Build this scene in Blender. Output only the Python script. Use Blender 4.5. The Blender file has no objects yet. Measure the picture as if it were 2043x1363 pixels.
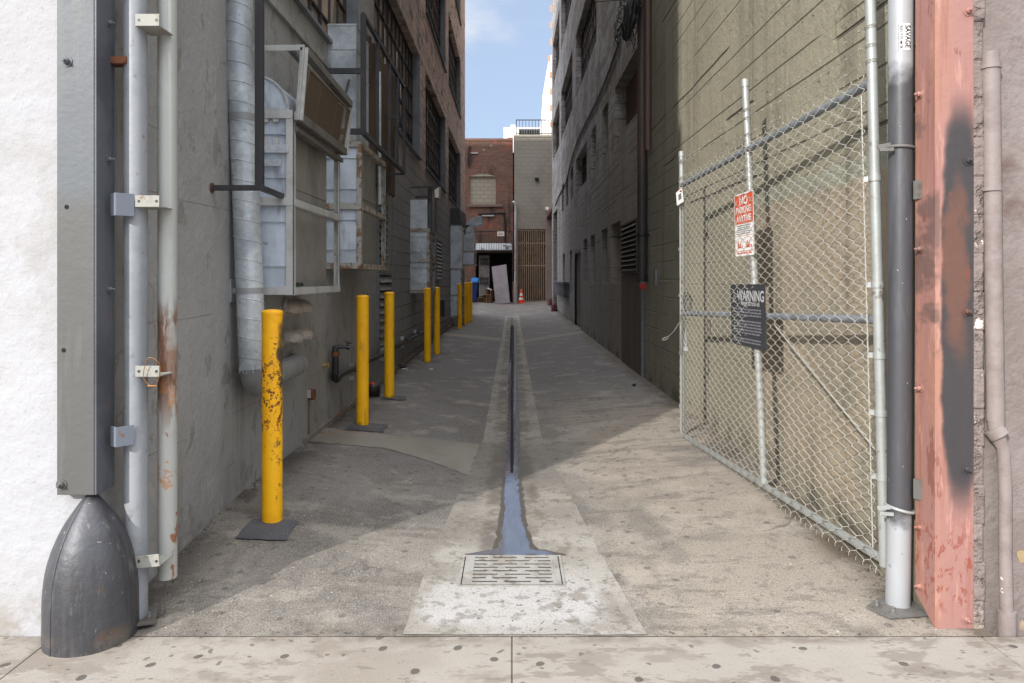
import bpy, bmesh, math, random
from mathutils import Vector, Matrix
from mathutils.noise import noise as pnoise
random.seed(7)
R = math.radians
sc = bpy.context.scene
COL = sc.collection
# ---------------------------------------------------------------- camera
CAMZ = 1.45; F = 1400.0; CX = 1021.5; HY = 555.0
cd = bpy.data.cameras.new('camera'); cam = bpy.data.objects.new('camera', cd); COL.objects.link(cam)
cam.location = (0, 0, CAMZ); cam.rotation_euler = (R(90), 0, 0)
cd.sensor_width = 36; cd.lens = 36 * F / 2043; cd.shift_y = -(681.5 - HY) / 2043
cd.clip_end = 1500; cd.clip_start = .05
sc.camera = cam
# ---------------------------------------------------------------- light
SUN_EL = 27.0; SDX, SDY = 0.60, 0.80
sc.view_settings.view_transform = 'Standard'; sc.view_settings.look = 'None'
sc.view_settings.exposure = 1.3; sc.view_settings.gamma = 1
wd = bpy.data.worlds.new('World'); sc.world = wd; wd.use_nodes = True
nt = wd.node_tree; nt.nodes.clear()
out = nt.nodes.new('ShaderNodeOutputWorld'); bg = nt.nodes.new('ShaderNodeBackground')
sky = nt.nodes.new('ShaderNodeTexSky'); sky.sky_type = 'NISHITA'; sky.sun_disc = False
sky.sun_elevation = R(SUN_EL); sky.sun_rotation = math.atan2(-SDX, -SDY) % (2 * math.pi)
sky.air_density = 1.0; sky.dust_density = 1.2; sky.ozone_density = 3.0
tc = nt.nodes.new('ShaderNodeTexCoord'); mp = nt.nodes.new('ShaderNodeMapping')
mp.inputs['Scale'].default_value = (3.0, 3.0, 6.0); mp.inputs['Location'].default_value = (.55, .2, 1.1)
nz = nt.nodes.new('ShaderNodeTexNoise'); nz.inputs['Scale'].default_value = 1.1; nz.inputs['Detail'].default_value = 7
mr = nt.nodes.new('ShaderNodeMapRange'); mr.interpolation_type = 'SMOOTHSTEP'
mr.inputs['From Min'].default_value = .44; mr.inputs['From Max'].default_value = .64
mx = nt.nodes.new('ShaderNodeMix'); mx.data_type = 'RGBA'; mx.inputs[7].default_value = (3.7, 3.8, 3.95, 1)
L = nt.links.new
sz = nt.nodes.new('ShaderNodeSeparateXYZ'); zr_ = nt.nodes.new('ShaderNodeMapRange'); zr_.interpolation_type = 'SMOOTHSTEP'      # bright cloud added above the view to fill the alley shade
zr_.inputs['From Min'].default_value = .40; zr_.inputs['From Max'].default_value = .75
m2 = nt.nodes.new('ShaderNodeMix'); m2.data_type = 'RGBA'; m2.inputs[7].default_value = (15.5, 15.8, 16.6, 1)
L(tc.outputs['Generated'], mp.inputs[0]); L(mp.outputs[0], nz.inputs['Vector']); L(nz.outputs['Fac'], mr.inputs['Value'])
L(mr.outputs[0], mx.inputs[0]); 
hz = nt.nodes.new('ShaderNodeMix'); hz.data_type = 'RGBA'; hz.inputs[0].default_value = .78; hz.inputs[7].default_value = (2.05, 2.5, 3.3, 1)   # milky summer air
L(sky.outputs[0], hz.inputs[6]); L(hz.outputs[2], mx.inputs[6]); L(tc.outputs['Generated'], sz.inputs[0]); L(sz.outputs[2], zr_.inputs['Value']); L(zr_.outputs[0], m2.inputs[0]); L(mx.outputs[2], m2.inputs[6]); L(m2.outputs[2], bg.inputs[0]); L(bg.outputs[0], out.inputs[0])
bg.inputs[1].default_value = 0.10
sd = bpy.data.lights.new('sun', 'SUN'); sun = bpy.data.objects.new('sun', sd); COL.objects.link(sun)
sd.energy = 2.0; sd.angle = R(1.0); sd.color = (1, .96, .915)
ce = math.cos(R(SUN_EL))
sun.rotation_euler = Vector((SDX * ce, SDY * ce, -math.sin(R(SUN_EL)))).to_track_quat('-Z', 'Y').to_euler()
sun.location = (-20, -25, 30)
# ---------------------------------------------------------------- materials
def lin(c, k=1.0):
    o = []
    for v in c[:3]:
        v /= 255.0
        o.append(min(1, (v / 12.92 if v <= .04045 else ((v + .055) / 1.055) ** 2.4) * k))
    return (*o, 1)
MATS = {}
def M(name, base, rough=.8, metal=0.0, layers=(), bump=(), k=1.0, world=False):
    if name in MATS: return MATS[name]
    m = bpy.data.materials.new(name); m.use_nodes = True; t = m.node_tree; N = t.nodes; N.clear(); lk = t.links.new
    o = N.new('ShaderNodeOutputMaterial'); p = N.new('ShaderNodeBsdfPrincipled'); lk(p.outputs[0], o.inputs[0])
    tc = N.new('ShaderNodeTexCoord'); V = tc.outputs['Object']
    sx = N.new('ShaderNodeSeparateXYZ'); lk(V, sx.inputs[0])
    def math_(op, a, b=None, clamp=False):
        n = N.new('ShaderNodeMath'); n.operation = op; n.use_clamp = clamp
        for i, v in enumerate((a, b)):
            if v is None: continue
            if isinstance(v, (int, float)): n.inputs[i].default_value = v
            else: lk(v, n.inputs[i])
        return n.outputs[0]
    def rng(v, a, b, c=0, d=1):
        n = N.new('ShaderNodeMapRange'); n.interpolation_type = 'SMOOTHSTEP'; lk(v, n.inputs['Value'])
        n.inputs['From Min'].default_value = a; n.inputs['From Max'].default_value = b
        n.inputs['To Min'].default_value = c; n.inputs['To Max'].default_value = d
        return n.outputs[0]
    def vec(st, w):
        n = N.new('ShaderNodeMapping'); lk(V, n.inputs[0]); n.inputs['Scale'].default_value = st
        n.inputs['Location'].default_value = (w * 1.7, w * 3.1, w * .9); return n.outputs[0]
    def noise(s, d=4, st=(1, 1, 1), w=0, rgh=.55):
        n = N.new('ShaderNodeTexNoise'); n.inputs['Scale'].default_value = s; n.inputs['Detail'].default_value = d
        n.inputs['Roughness'].default_value = rgh; lk(vec(st, w), n.inputs['Vector']); return n.outputs['Fac']
    colr = None
    rg = N.new('ShaderNodeRGB'); rg.outputs[0].default_value = lin(base, k); col = rg.outputs[0]
    hgt = None; rou = rough
    for l in layers:
        ty = l.get('t', 'noise'); st = l.get('st', (1, 1, 1)); w = l.get('w', 0)
        if ty == 'noise':
            mk = rng(noise(l.get('s', 3), min(4, l.get('d', 4)), st, w, l.get('rr', .68)), l.get('lo', .45), l.get('hi', .6))
        elif ty == 'voro':
            n = N.new('ShaderNodeTexVoronoi'); n.inputs['Scale'].default_value = l.get('s', 5)
            n.inputs['Randomness'].default_value = 1
            mm = N.new('ShaderNodeVectorMath'); mm.operation = 'ADD'
            nn = N.new('ShaderNodeTexNoise'); nn.inputs['Scale'].default_value = l.get('s', 5) * 2.2; nn.inputs['Detail'].default_value = 3
            sc_ = N.new('ShaderNodeVectorMath'); sc_.operation = 'SCALE'; sc_.inputs['Scale'].default_value = l.get('wob', .05)
            lk(nn.outputs['Color'], sc_.inputs[0]); lk(vec(st, w), mm.inputs[0]); lk(sc_.outputs[0], mm.inputs[1])
            lk(mm.outputs[0], n.inputs['Vector'])
            if l.get('flat', 1): n.voronoi_dimensions = '2D'
            mk = rng(n.outputs['Distance'], l.get('r', .1), l.get('r', .1) * .6, 0, 1) if False else math_('SUBTRACT', 1, rng(n.outputs['Distance'], l.get('r', .1) * .75, l.get('r', .1)))
            sel = N.new('ShaderNodeSeparateColor'); lk(n.outputs['Color'], sel.inputs[0])
            mk = math_('MULTIPLY', mk, math_('GREATER_THAN', sel.outputs[0], 1 - l.get('p', .5)))
        elif ty == 'crack':
            n = N.new('ShaderNodeTexVoronoi'); n.feature = 'DISTANCE_TO_EDGE'; n.inputs['Scale'].default_value = l.get('s', 1)
            nn = N.new('ShaderNodeTexNoise'); nn.inputs['Scale'].default_value = l.get('ns', 5); nn.inputs['Detail'].default_value = 3; lk(V, nn.inputs['Vector'])
            sc_ = N.new('ShaderNodeVectorMath'); sc_.operation = 'SCALE'; sc_.inputs['Scale'].default_value = l.get('wob', .25); lk(nn.outputs['Color'], sc_.inputs[0])
            mm = N.new('ShaderNodeVectorMath'); mm.operation = 'ADD'; lk(vec(st, w), mm.inputs[0]); lk(sc_.outputs[0], mm.inputs[1]); lk(mm.outputs[0], n.inputs['Vector'])
            mk = math_('SUBTRACT', 1, rng(n.outputs['Distance'], l.get('r', .006) * .4, l.get('r', .006)))
            mk = math_('MULTIPLY', mk, rng(noise(l.get('bs', .8), 2, (1, 1, 1), w + 5), l.get('b0', .5), l.get('b1', .56)))
        elif ty == 'blob':     # soft-edged rounded stain: centre / radius per axis
            acc = None
            for (ax, c0_, r0_) in l['c3']:
                sa = math_('ADD', sx.outputs[ax], math_('MULTIPLY', math_('SUBTRACT', noise(l.get('bns', 6), 4, (1, 1, 1), w + ax), .5), l.get('bw_', .03)))
                q = math_('POWER', math_('ABSOLUTE', math_('DIVIDE', math_('SUBTRACT', sa, c0_), r0_)), l.get('pw', 3)); acc = q if acc is None else math_('ADD', acc, q)
            mk = math_('SUBTRACT', 1, rng(acc, l.get('e0', .7), l.get('e1', 1.15)))
        elif ty == 'cell':
            n = N.new('ShaderNodeTexVoronoi'); n.inputs['Scale'].default_value = l.get('s', 5); lk(vec(st, w), n.inputs['Vector'])
            sel = N.new('ShaderNodeSeparateColor'); lk(n.outputs['Color'], sel.inputs[0]); mk = sel.outputs[0]
        elif ty == 'line':     # broken straight seams every 'per' metres along an axis
            ax = sx.outputs[l.get('ax', 2)]
            wb = math_('MULTIPLY', math_('SUBTRACT', noise(l.get('ws', 1.3), 2, (1, 1, 1), w + 3), .5), l.get('wob', .03))
            q = math_('DIVIDE', math_('ADD', math_('ADD', ax, l.get('off', 0) + 200 * l['per']), wb), l['per'])
            fr = math_('ABSOLUTE', math_('SUBTRACT', math_('FRACT', q), .5))
            mk = rng(fr, .5 - l.get('wid', .006) * 1.0 / l['per'], .5 - l.get('wid', .006) * .3 / l['per'])
            if l.get('brk', 1):
                mk = math_('MULTIPLY', mk, rng(noise(l.get('bs', 1.6), 2, l.get('bst', (1, 1, 4)), w + 7), l.get('b0', .42), l.get('b1', .56)))
        elif ty == 'brick':
            n = N.new('ShaderNodeTexBrick'); cb = N.new('ShaderNodeCombineXYZ')
            wv = math_('MULTIPLY', math_('SUBTRACT', noise(3, 3, (1, 1, 1), 5), .5), l.get('wob', .0))
            lk(math_('ADD', sx.outputs[l.get('ax', 1)], wv), cb.inputs[0]); lk(math_('ADD', sx.outputs[2], wv), cb.inputs[1]); lk(cb.outputs[0], n.inputs['Vector'])
            n.inputs['Scale'].default_value = 1; n.inputs['Brick Width'].default_value = l.get('bw', .4); n.inputs['Row Height'].default_value = l.get('bh', .2)
            n.inputs['Mortar Size'].default_value = l.get('mo', .006); n.inputs['Mortar Smooth'].default_value = .3
            n.inputs['Color1'].default_value = (0, 0, 0, 1); n.inputs['Color2'].default_value = (1, 1, 1, 1)
            if l.get('var'):
                sp = N.new('ShaderNodeSeparateColor'); lk(n.outputs['Color'], sp.inputs[0]); mk = sp.outputs[0]
            else: mk = n.outputs['Fac']
        else:
            v_ = N.new('ShaderNodeValue'); v_.outputs[0].default_value = 1; mk = v_.outputs[0]
        for (ax, a, b, c_, d_) in l.get('box', ()):
            src = sx.outputs[ax]
            if l.get('bw_', 0):
                src = math_('ADD', src, math_('MULTIPLY', math_('SUBTRACT', noise(l.get('bns', 2.5), 3, (1, 1, 1), w + ax), .5), l['bw_']))
            if a is not None: mk = math_('MULTIPLY', mk, rng(src, a, b))
            if c_ is not None: mk = math_('MULTIPLY', mk, math_('SUBTRACT', 1, rng(src, c_, d_)))
        mk = math_('MULTIPLY', mk, l.get('a', 1.0), True)
        if 'c' in l:
            x = N.new('ShaderNodeMix'); x.data_type = 'RGBA'; lk(mk, x.inputs[0]); lk(col, x.inputs[6]); x.inputs[7].default_value = lin(l['c'], l.get('k', k)); col = x.outputs[2]
        if 'h' in l:
            hh = math_('MULTIPLY', mk, l['h']); hgt = hh if hgt is None else math_('ADD', hgt, hh)
        if 'rg' in l:
            x = N.new('ShaderNodeMix'); lk(mk, x.inputs[0])
            if isinstance(rou, (int, float)): x.inputs[2].default_value = rou
            else: lk(rou, x.inputs[2])
            x.inputs[3].default_value = l['rg']; rou = x.outputs[0]
    for (s, a, d) in bump:
        hh = math_('MULTIPLY', noise(s, d, (1, 1, 1), 11), a); hgt = hh if hgt is None else math_('ADD', hgt, hh)
    if hgt is not None:
        b = N.new('ShaderNodeBump'); b.inputs['Strength'].default_value = 1; b.inputs['Distance'].default_value = 1
        lk(hgt, b.inputs['Height']); lk(b.outputs[0], p.inputs['Normal'])
    lk(col, p.inputs['Base Color'])
    if isinstance(rou, (int, float)): p.inputs['Roughness'].default_value = rou
    else: lk(rou, p.inputs['Roughness'])
    p.inputs['Metallic'].default_value = metal
    MATS[name] = m
    return m
RUST = (120, 62, 34)
# stucco, paint, metal
m_white = M('white_stucco', (168, 168, 170), .85, 0, [
    dict(s=1.3, lo=.45, hi=.7, c=(160, 159, 158), a=.6), dict(s=30, d=3, lo=.58, hi=.68, c=(150, 148, 144), a=.3, h=-.001, box=[]),
    dict(s=2.2, lo=.50, hi=.66, c=(146, 142, 137), a=.45, w=4), dict(s=60, d=3, lo=.62, hi=.68, c=(120, 116, 110), a=.45, w=6),
    dict(s=3, lo=.44, hi=.58, c=(138, 130, 120), a=.75, w=8, box=[(2, None, None, .04, .22)]), dict(s=1.2, lo=.4, hi=.6, h=.004, a=1, w=9)], [(34, .0024, 3), (5, .010, 4), (90, .0012, 2)])
m_lwall = M('grey_painted_concrete', (153, 153, 153), .72, 0, [
    dict(s=.7, d=5, lo=.4, hi=.7, c=(130, 129, 127), a=.7, w=1),
    dict(t='const', c=(222, 192, 174), a=.9, box=[(2, 2.6, 5.2, None, None), (1, 8, 14, None, None)]),  # warm bounce light painted into the upper wall, this layer and the next
    dict(s=2.2, d=6, lo=.47, hi=.6, c=(240, 208, 188), a=.8, w=4, box=[(2, 2.4, 5.0, None, None), (1, 8, 13, None, None)]),
    dict(s=3.0, d=7, lo=.54, hi=.62, c=(128, 106, 94), a=.85, w=9, st=(1, .6, 1.6), box=[(2, 2.8, 4.6, None, None), (1, 7, 10, None, None)]),
    dict(t='const', c=(134, 134, 134), a=.6, box=[(1, 6, 12, None, None), (2, None, None, 2.2, 3.6)]),
    dict(t='brick', bw=.405, bh=.205, mo=.007, wob=.05, c=(66, 60, 57), a=.9, h=-.01, box=[(1, 8.5, 12, None, None)]),
    dict(t='line', per=.31, wid=.007, wob=.06, bs=1.0, bst=(1, 1, 3.5), b0=.53, b1=.58, c=(108, 106, 102), a=.35, h=.004, w=2, box=[(2, None, None, 9, 10), (1, None, None, 10, 12)]),
    dict(s=1.1, d=6, st=(1, 3.5, .25), lo=.52, hi=.68, c=(118, 114, 109), a=.55, w=6),
    dict(s=7, d=5, lo=.63, hi=.67, c=(168, 164, 156), a=.5, w=8, box=[(2, None, None, .5, .9)]),
    dict(s=2.0, d=6, lo=.5, hi=.7, c=(90, 84, 76), a=.6, w=12, box=[(2, None, None, .15, .45)]),
    dict(s=60, d=2, lo=.66, hi=.7, c=(70, 68, 66), a=.4, w=3), dict(t='crack', s=.8, r=.006, wob=.4, ns=3, c=(112, 108, 104), a=.5, b0=.54, b1=.6),
    dict(s=10, st=(1, 1.4, .5), lo=.6, hi=.68, c=(176, 174, 170), a=.3, w=26), dict(s=4, st=(1, 1.2, .8), lo=.58, hi=.62, c=(108, 104, 99), a=.5, w=31)],
    [(3.0, .02, 5), (26, .006, 4), (90, .0016, 2)])
m_rwall = M('olive_board_formed_concrete', (139, 134, 115), .8, 0, [
    dict(s=.8, lo=.4, hi=.68, c=(122, 118, 102), a=.7, w=1),
    dict(t='const', c=(134, 127, 117), a=.9, box=[(1, 8.6, 9.6, None, None)]),
    dict(t='const', c=(152, 151, 152), a=.75, box=[(1, 12, 17, None, None)]),
    dict(s=1.1, lo=.42, hi=.58, c=(186, 185, 186), a=.75, w=5, box=[(1, 9.6, 12, None, None), (2, 2.8, 5.0, None, None)]),  # upper far wall painted lighter in place of missing sky and bounce light
    dict(s=2.4, st=(1, .5, 1.6), lo=.53, hi=.60, c=(112, 106, 100), a=.6, w=15, box=[(1, 9.2, 11, None, None), (2, 2.4, 3.6, None, None)]),
    dict(t='const', c=(152, 139, 119), a=.9, bw_=.22, box=[(1, None, None, 5.1, 5.3), (2, .12, .3, 1.96, 2.0)]),
    dict(t='const', c=(142, 146, 132), a=.65, bw_=.10, box=[(1, None, None, 5.3, 5.5), (2, 1.95, 1.98, 2.05, 2.09)]),
    dict(s=1.8, lo=.46, hi=.60, c=(130, 124, 108), a=.75, w=7, box=[(1, None, None, 5.2, 5.5), (2, None, None, 1.95, 2.1)]),
    dict(t='const', c=(208, 170, 142), a=.95, box=[(2, 13.6, 14.0, None, None)]),  # unseen peach storeys, added above the view to bounce sun into the alley
    dict(t='line', per=.19, wid=.010, wob=.02, bs=.55, bst=(1, 1, 9), b0=.47, b1=.52, c=(84, 80, 66), a=.75, h=-.010, w=2, box=[(2, 2.1, 2.3, None, None), (1, None, None, 9.0, 9.6)]),
    dict(t='line', per=.15, wid=.012, wob=.03, bs=1.0, bst=(1, 1, 6), b0=.42, b1=.50, c=(72, 68, 66), a=.8, h=-.014, w=22, box=[(2, 2.3, 2.8, None, None), (1, 9.2, 9.8, None, None)]),
    dict(t='line', per=.205, wid=.009, wob=.02, bs=1.0, bst=(1, 1, 3), b0=.44, b1=.52, c=(88, 84, 78), a=.75, h=-.008, w=24, box=[(2, None, None, 2.6, 3.0), (1, 6.5, 7.5, None, None)]),
    dict(t='line', per=.57, off=.09, wid=.016, wob=.05, bs=.6, bst=(1, 1, 7), b0=.49, b1=.53, c=(60, 56, 46), a=.85, h=-.018, w=14, box=[(2, 2.0, 2.2, None, None)]),
    dict(t='line', per=.2, wid=.008, wob=.03, bs=1.4, bst=(1, 1, 3), b0=.47, b1=.56, c=(112, 104, 90), a=.5, h=.006, w=4, box=[(2, None, None, 1.95, 2.1), (1, 5.2, 5.6, None, None)]),
    dict(s=16, d=4, lo=.66, hi=.69, c=(66, 62, 52), a=.8, h=-.008, w=10, st=(1, .7, 1.6), box=[(2, 1.9, 2.1, None, None)]),
    dict(t='crack', s=.7, r=.006, wob=.4, ns=3, c=(96, 90, 76), a=.5, b0=.60, b1=.64),
    dict(s=1.1, st=(1, 4, .22), lo=.50, hi=.68, c=(100, 95, 82), a=.6, w=6),
    dict(s=9, st=(1, 1.4, .5), lo=.58, hi=.66, c=(158, 152, 136), a=.3, w=26),
    dict(s=2.6, lo=.46, hi=.62, c=(80, 75, 64), a=.8, w=13, box=[(2, None, None, .12, .4)])],
    [(2.4, .02, 5), (22, .008, 4), (80, .002, 2)])
m_mauve = M('mauve_painted_stucco', (126, 116, 112), .8, 0, [
    dict(s=1.6, d=5, lo=.45, hi=.65, c=(112, 101, 97), a=.8, w=2),
    dict(s=2.5, d=6, lo=.46, hi=.62, c=(92, 74, 69), a=.8, w=5, box=[(0, 1.98, 2.06, None, None), (2, 1.3, 1.6, 1.9, 2.1)]),
    dict(s=4, d=5, lo=.5, hi=.56, c=(160, 140, 116), a=.9, w=8, box=[(2, None, None, .06, .14)]),
    dict(s=20, d=3, lo=.60, hi=.66, c=(98, 88, 85), a=.4, h=-.001)], [(30, .007, 4), (6, .014, 4)])
m_plaster = M('rough_mauve_render', (122, 110, 105), .9, 0, [
    dict(s=9, d=6, lo=.5, hi=.62, c=(98, 86, 80), a=.8, h=-.01), dict(s=14, lo=.64, hi=.68, c=(214, 205, 195), a=.8),
    dict(s=5, lo=.5, hi=.6, c=(176, 160, 140), a=.9, box=[(2, None, None, .05, .16)])], [(14, .03, 5)])
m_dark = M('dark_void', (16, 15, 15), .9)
m_col_l = M('grey_steel_paint', (88, 92, 96), .55, 0, [
    dict(s=1.5, d=5, lo=.4, hi=.65, c=(74, 77, 81), a=.7), dict(t='const', c=(84, 82, 78), a=.8, bw_=.25, box=[(2, None, None, 1.7, 1.85)]),
    dict(s=2, d=5, st=(6, 1, .4), lo=.52, hi=.62, c=(104, 103, 100), a=.4, w=3),
    dict(s=14, lo=.67, hi=.7, c=RUST, a=.6)], [(40, .0012, 4), (8, .002, 3)])
m_col_l2 = M('slate_steel_paint', (86, 88, 95), .5, 0, [
    dict(s=2, d=5, lo=.45, hi=.6, c=(66, 68, 77), a=.8), dict(s=8, d=5, st=(1, 1, .3), lo=.66, hi=.69, c=(176, 176, 176), a=.7, w=2),
    dict(s=9, d=5, lo=.6, hi=.66, c=RUST, a=.85, w=5, box=[(2, .6, .9, 1.15, 1.4), (1, 2.87, 2.9, None, None)])], [(30, .0015, 4)])
m_col_r = M('salmon_steel_paint', (150, 110, 102), .62, 0, [
    dict(s=1.6, st=(5, 5, .35), lo=.42, hi=.6, c=(162, 116, 94), a=.75, w=4, box=[(0, None, None, 1.80, 1.83)]),
    dict(s=3, st=(5, 5, .3), lo=.5, hi=.68, c=(132, 88, 80), a=.7, w=8), dict(s=12, st=(2, 2, .3), lo=.58, hi=.64, c=(176, 132, 118), a=.6, w=18),
    dict(t='blob', c3=[(0, 1.850, .078), (2, 1.34, .86)], pw=3.2, e0=.55, e1=1.25, bw_=.05, bns=5, c=(50, 50, 52), a=.97, w=2),
    dict(t='blob', c3=[(0, 1.842, .06), (2, 1.50, .40)], pw=2, e0=.3, e1=1.2, bw_=.12, bns=7, c=(100, 68, 55), a=.85, w=6),
    dict(s=7, st=(1.5, 1, .6), lo=.5, hi=.6, c=(74, 60, 55), a=.6, w=33, box=[(0, 1.79, 1.80, None, None), (2, 1.0, 1.2, 1.7, 1.8)]),
    dict(s=2.2, lo=.5, hi=.6, c=(86, 72, 68), a=.7, w=5, st=(1, 1, 1.4), box=[(0, None, None, 1.765, 1.77), (2, .9, 1.1, 2.3, 2.5)]),
    dict(s=34, d=4, st=(1, 1, .5), lo=.54, hi=.60, c=(128, 62, 46), a=.75, w=9, box=[(2, .05, .12, .34, .5)]),
    dict(s=10, st=(1, 1, .3), lo=.62, hi=.66, c=(112, 62, 48), a=.6, w=29)], [(30, .0018, 4), (6, .003, 3)])
m_guard = M('gunmetal_cast_iron', (78, 78, 81), .48, .35, [
    dict(s=4, d=5, lo=.42, hi=.6, c=(74, 74, 78), a=.8), dict(s=7, d=6, lo=.56, hi=.64, c=(104, 84, 68), a=.7, w=3, box=[(2, .02, .06, .22, .3)]), dict(s=5, lo=.44, hi=.56, c=(112, 104, 94), a=.7, w=23, box=[(2, None, None, .03, .09)]), dict(s=18, st=(1, 1, .25), lo=.60, hi=.66, c=(118, 116, 114), a=.6, w=27),
    dict(s=36, d=3, lo=.68, hi=.7, c=(160, 152, 140), a=.7, w=5), dict(s=3, d=4, st=(4, 4, .4), lo=.5, hi=.62, c=(60, 60, 62), a=.6, w=8)], [(35, .002, 4), (9, .006, 4)])
m_pole = M('silver_painted_pole', (144, 147, 151), .5, .1, [
    dict(s=3, d=5, lo=.42, hi=.62, c=(122, 126, 131), a=.7), dict(s=9, d=5, lo=.6, hi=.66, c=(112, 114, 114), a=.7, w=3),
    dict(s=12, d=4, lo=.68, hi=.71, c=RUST, a=.7, w=6), dict(s=4, lo=.5, hi=.6, c=(130, 132, 128), a=.8, w=8, box=[(2, None, None, .35, .6)])], [(20, .002, 4)])
m_stile = M('rust_stained_stile', (168, 169, 163), .5, .1, [
    dict(s=3, d=4, lo=.45, hi=.62, c=(172, 176, 172), a=.7),
    dict(t='const', c=(128, 84, 58), a=.7, bw_=.5, bns=7, box=[(2, .92, 1.08, 1.15, 1.34)]), dict(s=16, st=(1, 1, .2), lo=.44, hi=.54, c=(112, 72, 48), a=.9, w=24, box=[(2, .7, 1.0, 1.25, 1.4)]),
    dict(s=11, d=5, st=(1, 1, .5), lo=.56, hi=.61, c=(140, 84, 48), a=.9, w=4, box=[(2, None, None, 1.0, 1.2), (0, -1.495, -1.485, None, None)]),
    dict(s=7, d=5, lo=.62, hi=.66, c=(176, 120, 70), a=.7, w=9, box=[(2, None, None, .9, 1.1)])], [(20, .0015, 4)])
m_bracket = M('cream_bracket_paint', (148, 147, 139), .6, 0, [dict(s=25, lo=.6, hi=.66, c=(122, 80, 50), a=.8), dict(s=9, lo=.5, hi=.6, c=(126, 124, 116), a=.6)], [(30, .001, 3)])
m_tab = M('slate_bracket', (118, 124, 134), .6, 0, [dict(s=14, d=5, lo=.58, hi=.66, c=(130, 84, 52), a=.8, box=[(2, None, None, 1.1, 1.3)])], [(30, .001, 3)])
m_rust = M('rusty_steel', (118, 72, 46), .85, 0, [dict(s=20, lo=.45, hi=.6, c=(80, 48, 34), a=.8)], [(60, .001, 3)])
m_galv = M('galvanised_sheet', (206, 212, 216), .4, .35, [
    dict(t='cell', s=42, c=(140, 150, 160), a=.35), dict(s=3, d=5, lo=.4, hi=.65, c=(136, 144, 152), a=.6, rg=.5),
    dict(s=16, d=5, lo=.64, hi=.68, c=(110, 114, 116), a=.5, w=4)], [(4, .006, 3), (30, .0006, 3)])
m_galvd = M('dull_duct_sheet', (158, 160, 160), .5, .3, [dict(t='cell', s=42, c=(138, 142, 146), a=.35), dict(s=3, lo=.4, hi=.65, c=(132, 134, 134), a=.6)], [(5, .003, 3)])
m_panel = M('pale_sheet_panel', (206, 215, 226), .42, .25, [
    dict(s=2.3, d=5, lo=.4, hi=.65, c=(180, 190, 203), a=.8), dict(s=5, d=5, st=(1, 1, .25), lo=.55, hi=.66, c=(126, 134, 144), a=.6, w=4),
    dict(s=15, lo=.68, hi=.7, c=(96, 92, 86), a=.5, w=7)], [(3, .008, 3), (20, .0015, 3)])
m_panel_d = M('dusty_side_panel', (142, 140, 136), .6, .1, [
    dict(s=1.7, d=5, lo=.4, hi=.65, c=(118, 115, 110), a=.8), dict(s=5, d=5, st=(1, 1, .25), lo=.5, hi=.66, c=(156, 153, 147), a=.5, w=4)], [(3, .006, 3)])
m_wframe = M('off_white_angle_iron', (184, 184, 182), .55, .1, [dict(s=5, d=5, lo=.45, hi=.62, c=(158, 158, 156), a=.7), dict(s=20, d=5, lo=.65, hi=.69, c=(150, 96, 60), a=.8, w=3)], [(30, .001, 3)])
m_rframe = M('rust_spotted_angle_iron', (166, 164, 156), .6, .1, [dict(s=9, d=6, lo=.5, hi=.6, c=(128, 92, 62), a=.9), dict(s=20, d=5, lo=.56, hi=.64, c=(96, 60, 40), a=.8, w=3)], [(30, .001, 3)])
m_gframe = M('grey_steel_beam', (104, 102, 98), .65, .1, [dict(s=7, d=5, lo=.5, hi=.62, c=(84, 78, 72), a=.8), dict(s=12, lo=.64, hi=.7, c=RUST, a=.6)], [(25, .001, 3)])
m_cage = M('charcoal_tube_paint', (56, 55, 58), .5, .1, [dict(s=8, d=5, lo=.5, hi=.65, c=(76, 74, 76), a=.6), dict(s=18, lo=.66, hi=.7, c=RUST, a=.6, w=3)], [(30, .0008, 3)])
m_sash = M('dark_steel_sash', (54, 52, 52), .6, .1, [dict(s=12, d=5, lo=.5, hi=.65, c=(84, 66, 54), a=.6)])
m_glass = M('dusty_glass_painted_reflection', (140, 132, 124), .14, .0, [  # dusty glass; pale base and cells also carry painted bright reflections
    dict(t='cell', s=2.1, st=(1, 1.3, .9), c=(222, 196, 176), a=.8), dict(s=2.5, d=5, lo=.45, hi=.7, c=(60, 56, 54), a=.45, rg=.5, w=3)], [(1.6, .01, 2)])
m_jamb = M('blue_grey_jamb_paint', (112, 118, 124), .7, 0, [dict(s=4, d=5, lo=.45, hi=.65, c=(92, 96, 101), a=.7)], [(20, .003, 3)])
m_corr = M('brown_corrugated_sheet', (92, 78, 68), .6, .2, [dict(s=3, d=5, st=(1, 1, .3), lo=.45, hi=.62, c=(62, 52, 47), a=.8)], [])
m_mesh_b = M('bronze_expanded_mesh', (112, 98, 82), .6, .2, [])
m_yellow = M('yellow_bollard_paint', (255, 192, 6), .48, 0, [
    dict(s=4, d=5, lo=.42, hi=.65, c=(246, 172, 8), a=.7), dict(s=3, d=5, st=(4, 4, .5), lo=.58, hi=.7, c=(176, 122, 26), a=.6, w=3),
    dict(s=26, d=4, lo=.68, hi=.71, c=(70, 52, 26), a=.9, w=6), dict(s=9, lo=.5, hi=.6, c=(120, 84, 24), a=.6, w=8, box=[(2, None, None, .02, .06)])], [(20, .0015, 3)])
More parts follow.
